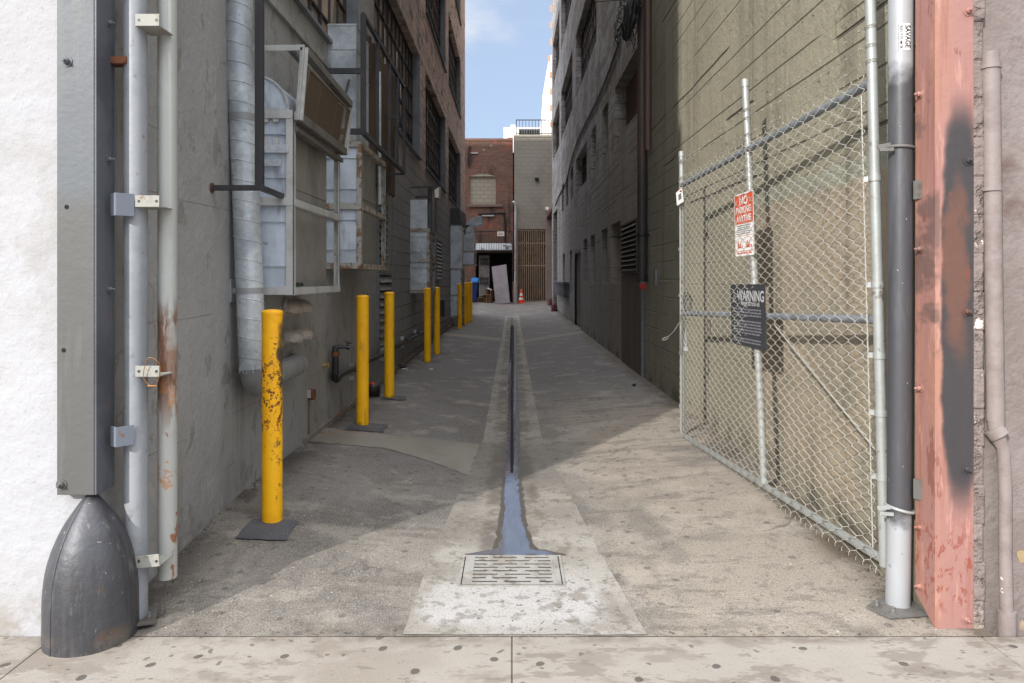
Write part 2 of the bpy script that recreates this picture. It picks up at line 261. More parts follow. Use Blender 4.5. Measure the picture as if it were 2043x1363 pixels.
m_yrust = M('chipped_yellow_bollard_paint', (252, 186, 6), .5, 0, [
    dict(s=4, d=5, lo=.42, hi=.65, c=(242, 168, 8), a=.7),
    dict(s=34, d=5, lo=.535, hi=.565, c=(106, 48, 26), a=.95, w=5, h=-.0015, box=[(2, .42, .62, .86, .99)]),
    dict(s=30, d=5, lo=.61, hi=.64, c=(106, 48, 26), a=.95, w=9, h=-.0015, box=[(2, .25, .5, 1.1, 1.17)]),
    dict(t='const', c=(70, 60, 48), a=.85, bw_=.05, bns=9, box=[(0, .040, .056, None, None), (2, .62, .80, 1.1, 1.15)]),
    dict(s=12, d=6, lo=.52, hi=.6, c=(64, 56, 44), a=.9, w=2, box=[(0, .03, .045, None, None)]),
    dict(s=9, lo=.5, hi=.6, c=(110, 70, 24), a=.7, w=8, box=[(2, None, None, .02, .07)])], [(20, .0015, 3)])
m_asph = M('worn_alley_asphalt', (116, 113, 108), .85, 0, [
    dict(s=.9, lo=.4, hi=.65, c=(103, 100, 96), a=.8, w=1),
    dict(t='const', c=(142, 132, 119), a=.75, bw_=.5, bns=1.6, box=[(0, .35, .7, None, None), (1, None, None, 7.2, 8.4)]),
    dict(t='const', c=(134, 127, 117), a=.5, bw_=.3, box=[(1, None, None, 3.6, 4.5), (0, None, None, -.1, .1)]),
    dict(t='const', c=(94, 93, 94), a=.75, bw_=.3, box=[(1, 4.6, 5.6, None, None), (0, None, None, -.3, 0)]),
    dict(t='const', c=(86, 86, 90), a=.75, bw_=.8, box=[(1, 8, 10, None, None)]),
    dict(s=1.2, st=(1, .35, 1), lo=.5, hi=.64, c=(84, 81, 78), a=.6, w=5),
    dict(s=.8, st=(.4, 1.2, 1), lo=.54, hi=.64, c=(68, 66, 66), a=.6, w=17),
    dict(s=5, st=(.4, 1.4, 1), lo=.55, hi=.61, c=(88, 82, 76), a=.55, w=41), dict(s=9, lo=.57, hi=.61, c=(92, 86, 80), a=.5, w=47),
    dict(s=2.2, lo=.52, hi=.64, c=(168, 160, 148), a=.35, w=7),
    dict(s=150, d=2, lo=.52, hi=.62, c=(178, 168, 152), a=.45, w=3), dict(s=110, d=2, lo=.58, hi=.64, c=(60, 57, 54), a=.55, w=9),
    dict(t='crack', s=.55, r=.007, wob=.5, ns=2.5, c=(58, 54, 50), a=.5, b0=.52, b1=.58, w=3), dict(t='crack', s=2.2, r=.012, wob=.5, ns=4, c=(70, 66, 62), a=.4, b0=.57, b1=.62, w=13),
    dict(t='voro', s=6.5, r=.13, p=.35, wob=.12, c=(74, 69, 65), a=.6, w=2), dict(t='voro', s=15, r=.11, p=.2, wob=.1, c=(80, 75, 70), a=.6, w=22), dict(t='voro', s=24, r=.10, p=.04, wob=.1, c=(210, 204, 194), a=.6, w=6),
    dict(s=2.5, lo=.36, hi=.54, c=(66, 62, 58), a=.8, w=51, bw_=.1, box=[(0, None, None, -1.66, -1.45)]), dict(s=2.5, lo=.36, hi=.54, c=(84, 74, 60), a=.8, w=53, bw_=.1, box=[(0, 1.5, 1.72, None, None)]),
    dict(s=3, lo=.4, hi=.56, c=(88, 80, 70), a=.6, w=57, bw_=.06, box=[(1, None, None, 2.87, 3.0)])], [(120, .004, 3), (12, .006, 4)])
m_conc = M('gutter_concrete', (142, 137, 128), .8, 0, [
    dict(s=1.6, lo=.42, hi=.64, c=(118, 113, 105), a=.8, w=2),
    dict(t='const', c=(108, 103, 97), a=.7, bw_=.5, box=[(1, 4.6, 5.0, 5.9, 6.6)]),
    dict(t='blob', c3=[(0, .02, .42), (1, 3.16, .27)], pw=3, e0=.3, e1=1.3, bw_=.3, bns=5, c=(168, 166, 163), a=.9, w=3),
    dict(s=3, lo=.45, hi=.56, c=(160, 156, 150), a=.6, w=9, box=[(1, None, None, 3.8, 4.2)]),
    dict(s=6, lo=.55, hi=.62, c=(100, 90, 77), a=.55, w=6), dict(s=14, lo=.56, hi=.61, c=(96, 90, 82), a=.5, w=16), dict(s=130, d=2, lo=.56, hi=.62, c=(92, 88, 82), a=.45, w=3),
    dict(t='crack', s=1.1, r=.008, wob=.4, c=(84, 78, 72), a=.5, b0=.54, b1=.6), dict(t='voro', s=12, r=.1, p=.3, wob=.1, c=(72, 66, 60), a=.7, w=22),
    dict(s=2.5, lo=.38, hi=.56, c=(84, 78, 72), a=.75, w=61, bw_=.1, bns=7, box=[(0, -.20, -.13, .13, .20), (1, 3.66, 3.75, None, None)])], [(90, .003, 3), (10, .004, 4)])
m_side = M('sidewalk_concrete', (146, 140, 131), .8, 0, [
    dict(s=1.5, lo=.42, hi=.64, c=(140, 134, 125), a=.8, w=2), dict(s=3.2, st=(1, 2, 1), lo=.52, hi=.64, c=(120, 111, 101), a=.7, w=5),
    dict(s=9, st=(.4, 1, 1), lo=.56, hi=.61, c=(108, 99, 90), a=.6, w=14), dict(s=2.5, lo=.46, hi=.58, c=(128, 118, 107), a=.6, w=4, box=[(0, None, None, -.6, .2)]),
    dict(s=22, st=(.5, 1, 1), lo=.60, hi=.64, c=(96, 88, 80), a=.5, w=34),
    dict(t='voro', s=6, r=.115, p=.36, wob=.16, c=(66, 61, 57), a=.85, w=8), dict(t='voro', s=13, r=.13, p=.22, wob=.16, c=(82, 75, 69), a=.75, w=12),
    dict(s=3, lo=.38, hi=.56, c=(100, 90, 78), a=.7, w=57, bw_=.05, box=[(1, 2.76, 2.82, None, None)]),
    dict(s=130, d=2, lo=.58, hi=.64, c=(116, 108, 98), a=.4, w=3)], [(110, .002, 3), (8, .003, 3)])
m_strip = M('dusty_patch_concrete', (128, 123, 114), .85, 0, [dict(s=2, d=6, lo=.42, hi=.62, c=(118, 113, 104), a=.85), dict(s=2, d=5, lo=.5, hi=.6, c=(140, 92, 62), a=.5, w=5, box=[(0, None, None, -1.35, -1.2)])], [(80, .002, 3)])
m_patch = M('fresh_tar_patch', (74, 75, 80), .8, 0, [dict(s=5, d=6, lo=.45, hi=.62, c=(84, 84, 88), a=.8), dict(s=60, lo=.66, hi=.7, c=(200, 198, 190), a=.6)], [(90, .002, 3)])
m_water = M('standing_gutter_water', (88, 93, 106), .06, 0, [dict(s=5, st=(5, 1, 1), lo=.42, hi=.62, c=(74, 78, 88), a=.6), dict(s=8, lo=.3, hi=.5, c=(74, 66, 56), a=.8, w=8, bw_=.04, bns=20, box=[(0, None, None, -.055, -.03), (1, None, None, 3.95, 4.1)]), dict(s=50, lo=.66, hi=.7, c=(60, 56, 50), a=.8, rg=.6, w=3)], [(9, .0007, 2)])
m_damp = M('damp_concrete_edge', (76, 69, 61), .5, 0, [dict(s=16, lo=.45, hi=.6, c=(70, 64, 58), a=.8)], [(60, .001, 3)])
m_grate = M('galvanised_grate_iron', (160, 158, 153), .6, .2, [dict(s=8, d=6, lo=.46, hi=.6, c=(140, 134, 124), a=.8), dict(s=22, lo=.58, hi=.64, c=(92, 80, 66), a=.7, w=4)], [(60, .001, 3)])
m_black = M('black_pipe_paint', (34, 34, 36), .45, 0, [dict(s=9, lo=.5, hi=.65, c=(58, 55, 54), a=.6)], [(20, .001, 3)])
m_plastic_k = M('black_plastic', (30, 30, 31), .5)
m_hood = M('taupe_vent_hood', (188, 179, 168), .5, .2, [dict(s=9, lo=.48, hi=.62, c=(160, 150, 138), a=.6)])
m_brick = M('old_red_brick', (120, 92, 81), .9, 0, [
    dict(t='brick', ax=0, bw=.21, bh=.075, var=1, mo=.0, c=(96, 66, 56), a=.8), dict(s=.9, d=5, lo=.45, hi=.65, c=(112, 88, 76), a=.7, w=2),
    dict(s=1.5, d=6, lo=.56, hi=.62, c=(156, 84, 66), a=.6, w=4), dict(s=.8, d=6, st=(2.5, 1, .5), lo=.56, hi=.66, c=(48, 38, 34), a=.8, w=6),
    dict(t='brick', ax=0, bw=.21, bh=.075, mo=.006, c=(126, 108, 96), a=.6, h=-.008)], [(12, .01, 4)])
m_block = M('beige_block_masonry', (142, 138, 128), .85, 0, [
    dict(s=.8, d=5, lo=.42, hi=.65, c=(128, 124, 115), a=.8), dict(s=1.4, d=5, lo=.5, hi=.64, c=(170, 138, 114), a=.7, w=3, box=[(0, 1.5, 2.0, None, None), (2, 3.5, 4.2, 7, 8)]),
    dict(t='brick', ax=0, bw=.41, bh=.205, mo=.009, c=(118, 112, 100), a=.7, h=-.006)], [(14, .006, 4)])
m_infill = M('pale_block_infill', (160, 156, 142), .85, 0, [dict(t='brick', ax=0, bw=.41, bh=.205, mo=.014, c=(118, 112, 100), a=.9, h=-.006), dict(t='brick', ax=0, bw=.41, bh=.205, mo=0, var=1, c=(150, 144, 130), a=.6)], [(14, .004, 4)])
m_farwhite = M('sunlit_white_render', (238, 234, 226), .8, 0, [dict(s=.15, d=5, lo=.45, hi=.6, c=(224, 216, 204), a=.6)])
m_farbrown = M('terracotta_render', (186, 142, 112), .8, 0, [dict(s=.3, d=5, lo=.45, hi=.6, c=(160, 120, 96), a=.6)])
m_rustgate = M('rusted_gate_panel', (66, 44, 30), .85, 0, [dict(s=2.0, d=6, lo=.45, hi=.6, c=(36, 26, 20), a=.9), dict(s=3, d=5, st=(3, 1, .4), lo=.54, hi=.64, c=(120, 72, 38), a=.7, w=4)])
m_gatebar = M('cream_gate_bar_paint', (150, 138, 120), .6, 0, [dict(s=7, d=5, lo=.54, hi=.64, c=(130, 78, 42), a=.8)])
m_iron = M('black_wrought_iron', (28, 27, 28), .6)
m_scissor = M('grey_folding_gate_paint', (132, 130, 128), .7, 0, [dict(s=5, lo=.45, hi=.6, c=(100, 96, 94), a=.7)])
m_tin = M('painted_tin_awning', (196, 200, 204), .5, .2, [dict(s=2, d=5, st=(1, 1, 1), lo=.56, hi=.62, c=(70, 50, 42), a=.8)])
m_door = M('mauve_grey_door', (126, 120, 125), .7, 0, [dict(s=2, d=5, lo=.45, hi=.6, c=(112, 106, 111), a=.7)])
m_card = M('brown_cardboard', (122, 92, 66), .9, 0, [dict(s=6, lo=.45, hi=.6, c=(98, 72, 52), a=.7)])
m_blue = M('blue_bin_plastic', (16, 52, 122), .45, 0, [])
m_bluel = M('light_blue_bin_lid', (40, 110, 178), .45, 0, [])
m_orange = M('orange_cone_plastic', (226, 62, 22), .5, 0, [])
m_wht = M('plain_white_paint', (226, 226, 222), .55, 0, [dict(s=14, d=4, lo=.6, hi=.66, c=(150, 148, 142), a=.5)])
m_lens = M('frosted_lamp_lens', (222, 214, 196), .35, 0, [])
m_red = M('red_cap_paint', (150, 22, 24), .45)
m_magenta = M('magenta_wall_paint', (142, 44, 86), .7, 0, [dict(s=3, lo=.5, hi=.6, c=(116, 34, 76), a=.7)])
m_mustard = M('mustard_shutter_paint', (196, 142, 46), .6, 0, [dict(t='line', per=.09, wid=.02, wob=0, brk=0, c=(110, 62, 40), a=.9)])
m_maroon = M('maroon_block_paint', (86, 34, 40), .7, 0, [dict(s=8, lo=.55, hi=.6, c=(140, 110, 106), a=.6)])
m_signred = M('faded_red_sign_enamel', (204, 88, 58), .5, 0, [dict(s=20, lo=.6, hi=.66, c=(234, 150, 124), a=.5)])
m_signblk = M('black_sign_enamel', (56, 57, 61), .5, 0, [])
m_ink = M('grey_sign_ink', (118, 118, 123), .6)
m_inkw = M('white_sign_ink', (176, 176, 176), .6)
m_inkk = M('black_print_ink', (34, 30, 40), .6)
m_link = M('galvanised_chain_wire', (172, 170, 162), .45, .25, [dict(s=30, lo=.5, hi=.6, c=(176, 168, 154), a=.6)])
m_tube = M('galvanised_gate_tube', (160, 163, 160), .45, .3, [dict(s=10, d=5, lo=.45, hi=.6, c=(152, 154, 150), a=.7), dict(s=12, d=5, lo=.62, hi=.67, c=(110, 96, 82), a=.7, w=4)], [(30, .001, 3)])
m_tubed = M('dark_galvanised_rail', (140, 146, 152), .5, .3, [dict(s=10, d=5, lo=.45, hi=.6, c=(110, 114, 118), a=.7)], [(30, .001, 3)])
m_rpole = M('two_tone_gate_pole_paint', (156, 158, 160), .48, .1, [
    dict(s=6, d=5, lo=.46, hi=.62, c=(160, 163, 166), a=.7), dict(t='const', c=(70, 70, 73), a=1, bw_=.14, bns=14, box=[(2, .36, .44, 2.30, 2.40)]),
    dict(s=9, d=5, lo=.58, hi=.62, c=(110, 112, 116), a=.8, w=5, box=[(2, None, None, .35, .4)]), dict(s=50, d=2, lo=.74, hi=.76, c=(200, 200, 196), a=.8, w=9), dict(s=3, st=(3, 3, .4), lo=.5, hi=.62, c=(92, 92, 96), a=.5, w=19, box=[(2, .4, .45, 2.2, 2.3)])], [(20, .001, 3)])
m_cond = M('mauve_conduit_paint', (132, 121, 117), .65, 0, [dict(s=5, d=5, lo=.45, hi=.6, c=(116, 104, 100), a=.7), dict(s=20, lo=.66, hi=.69, c=(220, 216, 208), a=.8, box=[(2, None, None, .3, .4)])], [(20, .004, 4)])
m_ply = M('taupe_plywood_paint', (92, 82, 74), .75, 0, [dict(s=2, d=5, st=(1, 3, .3), lo=.45, hi=.6, c=(76, 68, 62), a=.7)], [(20, .002, 3)])
m_bpipe = M('brown_black_downpipe', (66, 58, 54), .55, .1, [dict(s=4, d=5, st=(2, 2, .6), lo=.45, hi=.6, c=(88, 66, 54), a=.8), dict(t='const', c=(48, 46, 46), a=.9, box=[(2, None, None, 2.3, 3.2)])], [(20, .002, 3)])
m_brownfill = M('brown_painted_infill', (98, 78, 70), .75, 0, [dict(s=2, d=5, lo=.45, hi=.6, c=(80, 64, 58), a=.7)], [(14, .004, 3)])
m_netting = M('black_cable_sheath', (15, 14, 15), .7)
m_green = M('green_glove_rubber', (110, 190, 60), .5)
m_roof = M('grey_roof_felt', (110, 108, 104), .9)
m_debris = M('pale_litter', (206, 202, 190), .8)
# ---------------------------------------------------------------- mesh helpers
class MB:
    def __init__(s): s.v = []; s.f = []; s.sm = []
    def quad(s, a, b, c, d): s.poly((a, b, c, d))
    def poly(s, pts, smooth=False):
        n = len(s.v); s.v += [tuple(p) for p in pts]; s.f.append(tuple(range(n, n + len(pts)))); s.sm.append(smooth)
    def box(s, a, b, mat=None):
        x0, y0, z0 = (min(a[i], b[i]) for i in range(3)); x1, y1, z1 = (max(a[i], b[i]) for i in range(3))
        n = len(s.v); P = [(x0, y0, z0), (x1, y0, z0), (x1, y1, z0), (x0, y1, z0), (x0, y0, z1), (x1, y0, z1), (x1, y1, z1), (x0, y1, z1)]
        if mat: P = [tuple(mat @ Vector(p)) for p in P]
        s.v += P
        for q in ((0, 3, 2, 1), (4, 5, 6, 7), (0, 1, 5, 4), (1, 2, 6, 5), (2, 3, 7, 6), (3, 0, 4, 7)): s.f.append(tuple(n + i for i in q)); s.sm.append(False)
        return s
    def bar(s, p, q, w, h=None, up=(0, 0, 1)):
        p = Vector(p); q = Vector(q); h = h or w; d = (q - p); Ln = d.length; d.normalize(); u = Vector(up)
        if abs(d.dot(u)) > .99: u = Vector((0, 1, 0))
        x = d.cross(u).normalized(); u = x.cross(d)
        m = Matrix((x, d, u)).transposed().to_4x4(); m.translation = p
        return s.box((-w / 2, 0, -h / 2), (w / 2, Ln, h / 2), m)
    def tube(s, pts, r, seg=12, caps=True, closed=False):
        pts = [Vector(p) for p in pts]; rs = r if isinstance(r, (list, tuple)) else [r] * len(pts)
        n0 = len(s.v); up = None; k = len(pts)
        for i, p in enumerate(pts):
            d = (pts[min(i + 1, k - 1)] - pts[max(i - 1, 0)])
            if closed: d = pts[(i + 1) % k] - pts[(i - 1) % k]
            if d.length < 1e-9: d = Vector((0, 0, 1))
            d.normalize()
            if up is None:
                up = Vector((0, 1, 0)) if abs(d.y) < .9 else Vector((0, 0, 1))
            up = (up - d * up.dot(d)).normalized(); x = d.cross(up)
            for j in range(seg):
                a = 2 * math.pi * j / seg; s.v.append(tuple(p + (x * math.cos(a) + up * math.sin(a)) * rs[i]))
        for i in range(k if closed else k - 1):
            for j in range(seg):
                a = n0 + i * seg + j; b = n0 + i * seg + (j + 1) % seg; i2 = (i + 1) % k
                s.f.append((a, b, n0 + i2 * seg + (j + 1) % seg, n0 + i2 * seg + j)); s.sm.append(True)
        if caps and not closed:
            s.poly([s.v[n0 + j] for j in range(seg)][::-1]); s.poly([s.v[n0 + (k - 1) * seg + j] for j in range(seg)])
        return s
    def lathe(s, prof, c=(0, 0, 0), seg=24, mat=None):
        n0 = len(s.v)
        for (r, z) in prof:
            for j in range(seg):
                a = 2 * math.pi * j / seg; p = Vector((r * math.cos(a), r * math.sin(a), z))
                if mat: p = mat @ p
                s.v.append(tuple(p + Vector(c)))
        for i in range(len(prof) - 1):
            for j in range(seg):
                a = n0 + i * seg + j; b = n0 + i * seg + (j + 1) % seg; s.f.append((a, b, b + seg, a + seg)); s.sm.append(True)
        s.poly([s.v[n0 + j] for j in range(seg)][::-1]); s.poly([s.v[n0 + (len(prof) - 1) * seg + j] for j in range(seg)])
        return s
    def build(s, name, mat, parent=None, bevel=0, sub=0):
        me = bpy.data.meshes.new(name); me.from_pydata(s.v, [], s.f); me.update()
        for p, f in zip(me.polygons, s.sm): p.use_smooth = f
        me.materials.append(mat)
        o = bpy.data.objects.new(name, me); COL.objects.link(o)
        if parent is not None:
            o.parent = parent
            if parent.type == 'EMPTY': o.matrix_parent_inverse = Matrix.Translation(-Vector(parent.get('_b', parent.location)))
        if bevel:
            b = o.modifiers.new('bevel', 'BEVEL'); b.width = bevel; b.segments = 2; b.limit_method = 'ANGLE'; b.angle_limit = R(40)
        return o
def tag(o, label=None, cat=None, group=None, kind=None):
    if label: o['label'] = label
    if cat: o['category'] = cat
    if group: o['group'] = group
    if kind: o['kind'] = kind
    return o
def thing(name, label, cat, loc=(0, 0, 0), group=None):
    o = bpy.data.objects.new(name, None); o.empty_display_size = .1; COL.objects.link(o); o.location = loc
    return tag(o, label, cat, group)
def dup(root, loc, label=None, shift=None):
    r = root.copy(); COL.objects.link(r); r.location = loc
    if label: r['label'] = label
    for ch in list(root.children):
        c = ch.copy(); COL.objects.link(c); c.parent = r
        for g in ch.children:
            d = g.copy(); COL.objects.link(d); d.parent = c
    return r
def U(px, py, Y): return Vector(((px - CX) * Y / F, Y, CAMZ - (py - HY) * Y / F))
def clamp(v, a=0., b=1.): return max(a, min(b, v))
def g(x, y):
    return .11 * clamp((y - 2.95) / 1.4) * clamp((abs(x) - .3) / 1.4) + .2 * clamp((y - 18) / 18)
def gnd(px, py):               # where a sight line meets the alley ground
    Y = 3.0
    for _ in range(40):
        X = (px - CX) * Y / F; Y = (CAMZ - g(X, Y)) * F / (py - HY)
    return ((px - CX) * Y / F, Y)
def sheet(poly, off, cut=.2, zf=g, name='sheet', mat=None, kind='structure', ycut=.3):
    bm = bmesh.new(); vs = [bm.verts.new((x, y, 0)) for x, y in poly]; bm.faces.new(vs)
    xs = [p[0] for p in poly]; ys = [p[1] for p in poly]
    def cuts(lo, hi, st, nrm):
        n = math.ceil(lo / st + 1e-6)
        while n * st < hi - 1e-6:
            bmesh.ops.bisect_plane(bm, geom=bm.verts[:] + bm.edges[:] + bm.faces[:], plane_co=[n * st * c for c in nrm], plane_no=nrm); n += 1
    cuts(min(xs), max(xs), cut, (1, 0, 0)); cuts(min(ys), max(ys), ycut, (0, 1, 0))
    for v in bm.verts: v.co.z = zf(v.co.x, v.co.y) + off
    bmesh.ops.recalc_face_normals(bm, faces=bm.faces)
    for f in bm.faces:
        if f.normal.z < 0: f.normal_flip()
    me = bpy.data.meshes.new(name); bm.to_mesh(me); bm.free(); me.materials.append(mat)
    o = bpy.data.objects.new(name, me); COL.objects.link(o)
    if kind: o['kind'] = kind
    return o
def ragged(pts, step=.05, amp=.01, seed=0):
    o = []; n = len(pts)
    for i in range(n):
        a = Vector(pts[i]).to_3d(); b = Vector(pts[(i + 1) % n]).to_3d(); k = max(1, int((b - a).length / step))
        d = (b - a); nn = Vector((-d.y, d.x, 0)); nn = nn.normalized() if nn.length else nn
        for j in range(k):
            p = a + d * j / k; w = (pnoise(Vector((p.x * 14, p.y * 14, seed))) + .5 * pnoise(Vector((p.x * 50, p.y * 50, seed + 3)))) * amp; p = p + nn * w; o.append((p.x, p.y))
    return o
def text(strings, mat, name, parent):
    """strings: (text, size, Matrix, x-stretch) -> ONE lettering mesh"""
    bm = bmesh.new()
    for (s, size, mtx, xs) in strings:
        cu = bpy.data.curves.new('t', 'FONT'); cu.body = s; cu.size = size; cu.align_x = 'CENTER'; cu.align_y = 'CENTER'; cu.offset = size * .02
        ob = bpy.data.objects.new('t', cu); COL.objects.link(ob)
        dg = bpy.context.evaluated_depsgraph_get(); me = bpy.data.meshes.new_from_object(ob.evaluated_get(dg))
        me.transform(mtx @ Matrix.Diagonal((xs, 1, 1, 1))); bm.from_mesh(me); bpy.data.meshes.remove(me)
        bpy.data.objects.remove(ob); bpy.data.curves.remove(cu)
    me = bpy.data.meshes.new(name); bm.to_mesh(me); bm.free(); me.materials.append(mat)
    o = bpy.data.objects.new(name, me); COL.objects.link(o)
    if parent is not None:
        o.parent = parent
        if parent.type == 'EMPTY': o.matrix_parent_inverse = Matrix.Translation(-parent.location)
    return o
def sheet_holes(mb, axis, pos, u0, u1, v0, v1, holes, depth, reveal_dir, ustep=None):
    """flat wall (u = x or y, v = z) at 'pos' with rectangular holes and reveals going 'depth' inwards"""
    us = sorted({u0, u1, *[h[0] for h in holes], *[h[1] for h in holes]}); vs = sorted({v0, v1, *[h[2] for h in holes], *[h[3] for h in holes]})
    P = (lambda u, v, d=0: (pos + d * reveal_dir, u, v)) if axis == 'x' else (lambda u, v, d=0: (u, pos + d * reveal_dir, v)) if axis == 'y' else (lambda u, v, d=0: (u, v, pos + d * reveal_dir))
    for i in range(len(us) - 1):
        for j in range(len(vs) - 1):
            cu = (us[i] + us[i + 1]) / 2; cv = (vs[j] + vs[j + 1]) / 2
            if any(h[0] < cu < h[1] and h[2] < cv < h[3] for h in holes): continue
            mb.quad(P(us[i], vs[j]), P(us[i + 1], vs[j]), P(us[i + 1], vs[j + 1]), P(us[i], vs[j + 1]))
    for (a, b, c, d) in holes:
        for (p, q) in (((a, c), (b, c)), ((b, c), (b, d)), ((b, d), (a, d)), ((a, d), (a, c))):
            mb.quad(P(*p), P(*q), P(*q, depth), P(*p, depth))
# ---------------------------------------------------------------- ground
b = MB(); b.quad((-400, -400, -.6), (400, -400, -.6), (400, 900, -.6), (-400, 900, -.6)); tag(b.build('ground', m_asph), kind='structure')
LX, RX = -1.70, 1.78; FY = 2.85
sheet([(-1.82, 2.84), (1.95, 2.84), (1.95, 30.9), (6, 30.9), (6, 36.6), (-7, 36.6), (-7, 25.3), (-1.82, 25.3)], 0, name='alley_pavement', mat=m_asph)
b = MB()
for i in range(-8, 9):
    xs = {0: (-1.85, 0), 1: (0, 1.9)}.get(i, None)
    if xs is None: xs = (1.9 + (i - 2) * 1.88, 1.9 + (i - 1) * 1.88) if i > 1 else (-1.85 + i * 1.88, -1.85 + (i + 1) * 1.88)
    for j, (y0, y1) in enumerate(((1.0, 2.839), (-.85, 1.0))):
        b.box((xs[0] + .002, y0 + .002, -.1), (xs[1] - .002, y1 - .002 * (j), 0))
b.build('sidewalk', m_side, bevel=.004)['kind'] = 'structure'
b = MB(); b.box((-16, -1.0, -.25), (17, -.85, -.004)); b.build('kerb', m_side, bevel=.01)['kind'] = 'structure'
b = MB(); b.box((-16, -.99, -.3), (17, 2.85, -.006)); b.build('sidewalk_bed', m_damp)['kind'] = 'structure'
b = MB(); b.quad((-60, -30, -.16), (60, -30, -.16), (60, -1, -.16), (-60, -1, -.16)); b.build('road', m_asph)['kind'] = 'structure'
# concrete gutter strip and apron
sheet(ragged([(-.445, 2.85), (.55, 2.85), (.46, 3.7), (.40, 4.5), (.31, 5.6), (.27, 6.3), (.25, 25.5), (-.24, 25.5), (-.26, 6.3), (-.30, 5.4), (-.37, 4.5), (-.42, 3.7)], .1, .008, 1), .004, name='gutter_strip', mat=m_conc)
P = [(600, 881), (612, 868), (634, 852), (700, 861), (850, 875), (957, 887), (935, 950), (870, 926), (800, 903), (760, 894)]
sheet(ragged([gnd(*p) for p in P], .05, .03, 2), .004, name='concrete_patch', mat=m_strip)
sheet(ragged([(-1.7, 16.6), (-.27, 16.1), (-.27, 17.0), (-1.7, 17.3)], .1, .02, 2), .004, name='concrete_band', mat=m_strip)
sheet(ragged([(.28, 15.8), (1.78, 17.2), (1.78, 17.7), (.28, 16.5)], .1, .02, 2), .004, name='concrete_band', mat=m_strip)
for (x, y, s_, rr) in ((-1.35, 3.88, .135, .0), (-1.33, 6.42, .17, 0), (-1.345, 8.0, .13, 0), (-1.33, 11.5, .14, 0), (-1.3, 12.75, .14, 0)):
    sheet(ragged([(x - s_, y - s_), (x + s_, y - s_ * .9), (x + s_, y + s_), (x - s_ * .9, y + s_)], .04, .02, x + y), .008, name='tar_patch', mat=m_patch)
# water in the gutter, its damp rim, the slot and the joint
wl = [(930, 1109.5), (960, 1104), (993, 1098), (1000, 1076), (1004, 1038), (1006, 1000), (1007, 963), (1010, 925), (1012, 880), (1013, 850), (1014, 800), (1014.5, 750), (1017, 700), (1019, 650)]
wr = [(1025, 650), (1028, 700), (1031, 750), (1033, 800), (1034, 850), (1034, 880), (1034, 925), (1034, 963), (1036, 1000), (1041, 1038), (1051, 1076), (1062, 1098), (1090, 1103), (1109, 1107), (1110, 1110)]
Wp = [gnd(*p) for p in wl + wr]
sheet(ragged(Wp, .025, .017, 5), .0075, name='gutter_water', mat=m_water, cut=.5, ycut=.6)
cxm = 0.0
Dp = []
for (x, y) in Wp:
    e = (.022 if y < 6 else .012) + .014 * max(0, pnoise(Vector((x * 9, y * 2.3, 4))) + .3)
    Dp.append((x + (e if x > .0 else -e), y - (0 if y > 3.75 else .0)))
Dp = [(-.27, 3.655)] + Dp[1:-1] + [(.29, 3.66)]
sheet(ragged(Dp, .03, .016, 9), .0055, name='damp_rim', mat=m_damp, cut=.5, ycut=.6)
sl = [(-.012, 5.2)] + [(-.013 + .005 * pnoise(Vector((0, y * .9, 1))), y) for y in [5.5 + i * .5 for i in range(39)]]
sr = [(.013 + .005 * pnoise(Vector((5, y * .9, 1))), y) for y in [5.5 + i * .5 for i in range(39)]][::-1] + [(.010, 5.2)]
sheet(ragged(sl + sr, .08, .006, 4), .0095, name='gutter_slot', mat=m_dark, cut=.5, ycut=.6)
# low kerb fillet at the foot of the left wall
b = MB()
for i in range(60):
    y0 = 5.7 + i * .33; y1 = y0 + .33
    for yy, k in ((y0, 0),):
        b.box((LX, y0, g(LX, y0) - .05), (LX + .035 + .012 * pnoise(Vector((y0 * 3, 0, 0))), y1, g(LX, y1) + .035))
b.build('kerb_fillet', m_strip)['kind'] = 'structure'
# drain grate
GX0, GX1, GY0, GY1 = -.237, .235, 3.30, 3.64
dg_ = thing('drain_grate', 'pale rectangular iron drain grate with slots set in the concrete apron', 'drain', (0, 3.47, .004))
b = MB()
for q in (((GX0 - .018, GY0 - .018), (GX1 + .018, GY0)), ((GX0 - .018, GY1), (GX1 + .018, GY1 + .014)), ((GX0 - .018, GY0), (GX0 - .006, GY1)), ((GX1 + .006, GY0), (GX1 + .018, GY1))):
    b.box((*q[0], .003), (*q[1], .0085))
b.build('frame', m_grate, dg_)
holes = []
rows = 8
for r_ in range(rows):
    yc = GY0 + .035 + r_ * (.285 / (rows - 1))
    if r_ % 2 == 0: sp = ((-.19, -.07), (-.035, .09), (.13, .195))
    else: sp = ((-.19, -.125), (-.095, .025), (.065, .19))
    for (a, c) in sp: holes.append((a, c, yc - .0098, yc + .0098))
b = MB(); sheet_holes(b, 'z', .010, GX0, GX1, GY0, GY1, holes, .0035, -1); b.build('plate', m_grate, dg_)
b = MB(); b.quad((GX0 - .006, GY0, .0062), (GX1 + .006, GY0, .0062), (GX1 + .006, GY1, .0062), (GX0 - .006, GY1, .0062)); b.build('pit', M('silted_slot', (58, 52, 44), .9, 0, [dict(s=12, lo=.45, hi=.6, c=(30, 27, 25), a=.9)]), dg_)
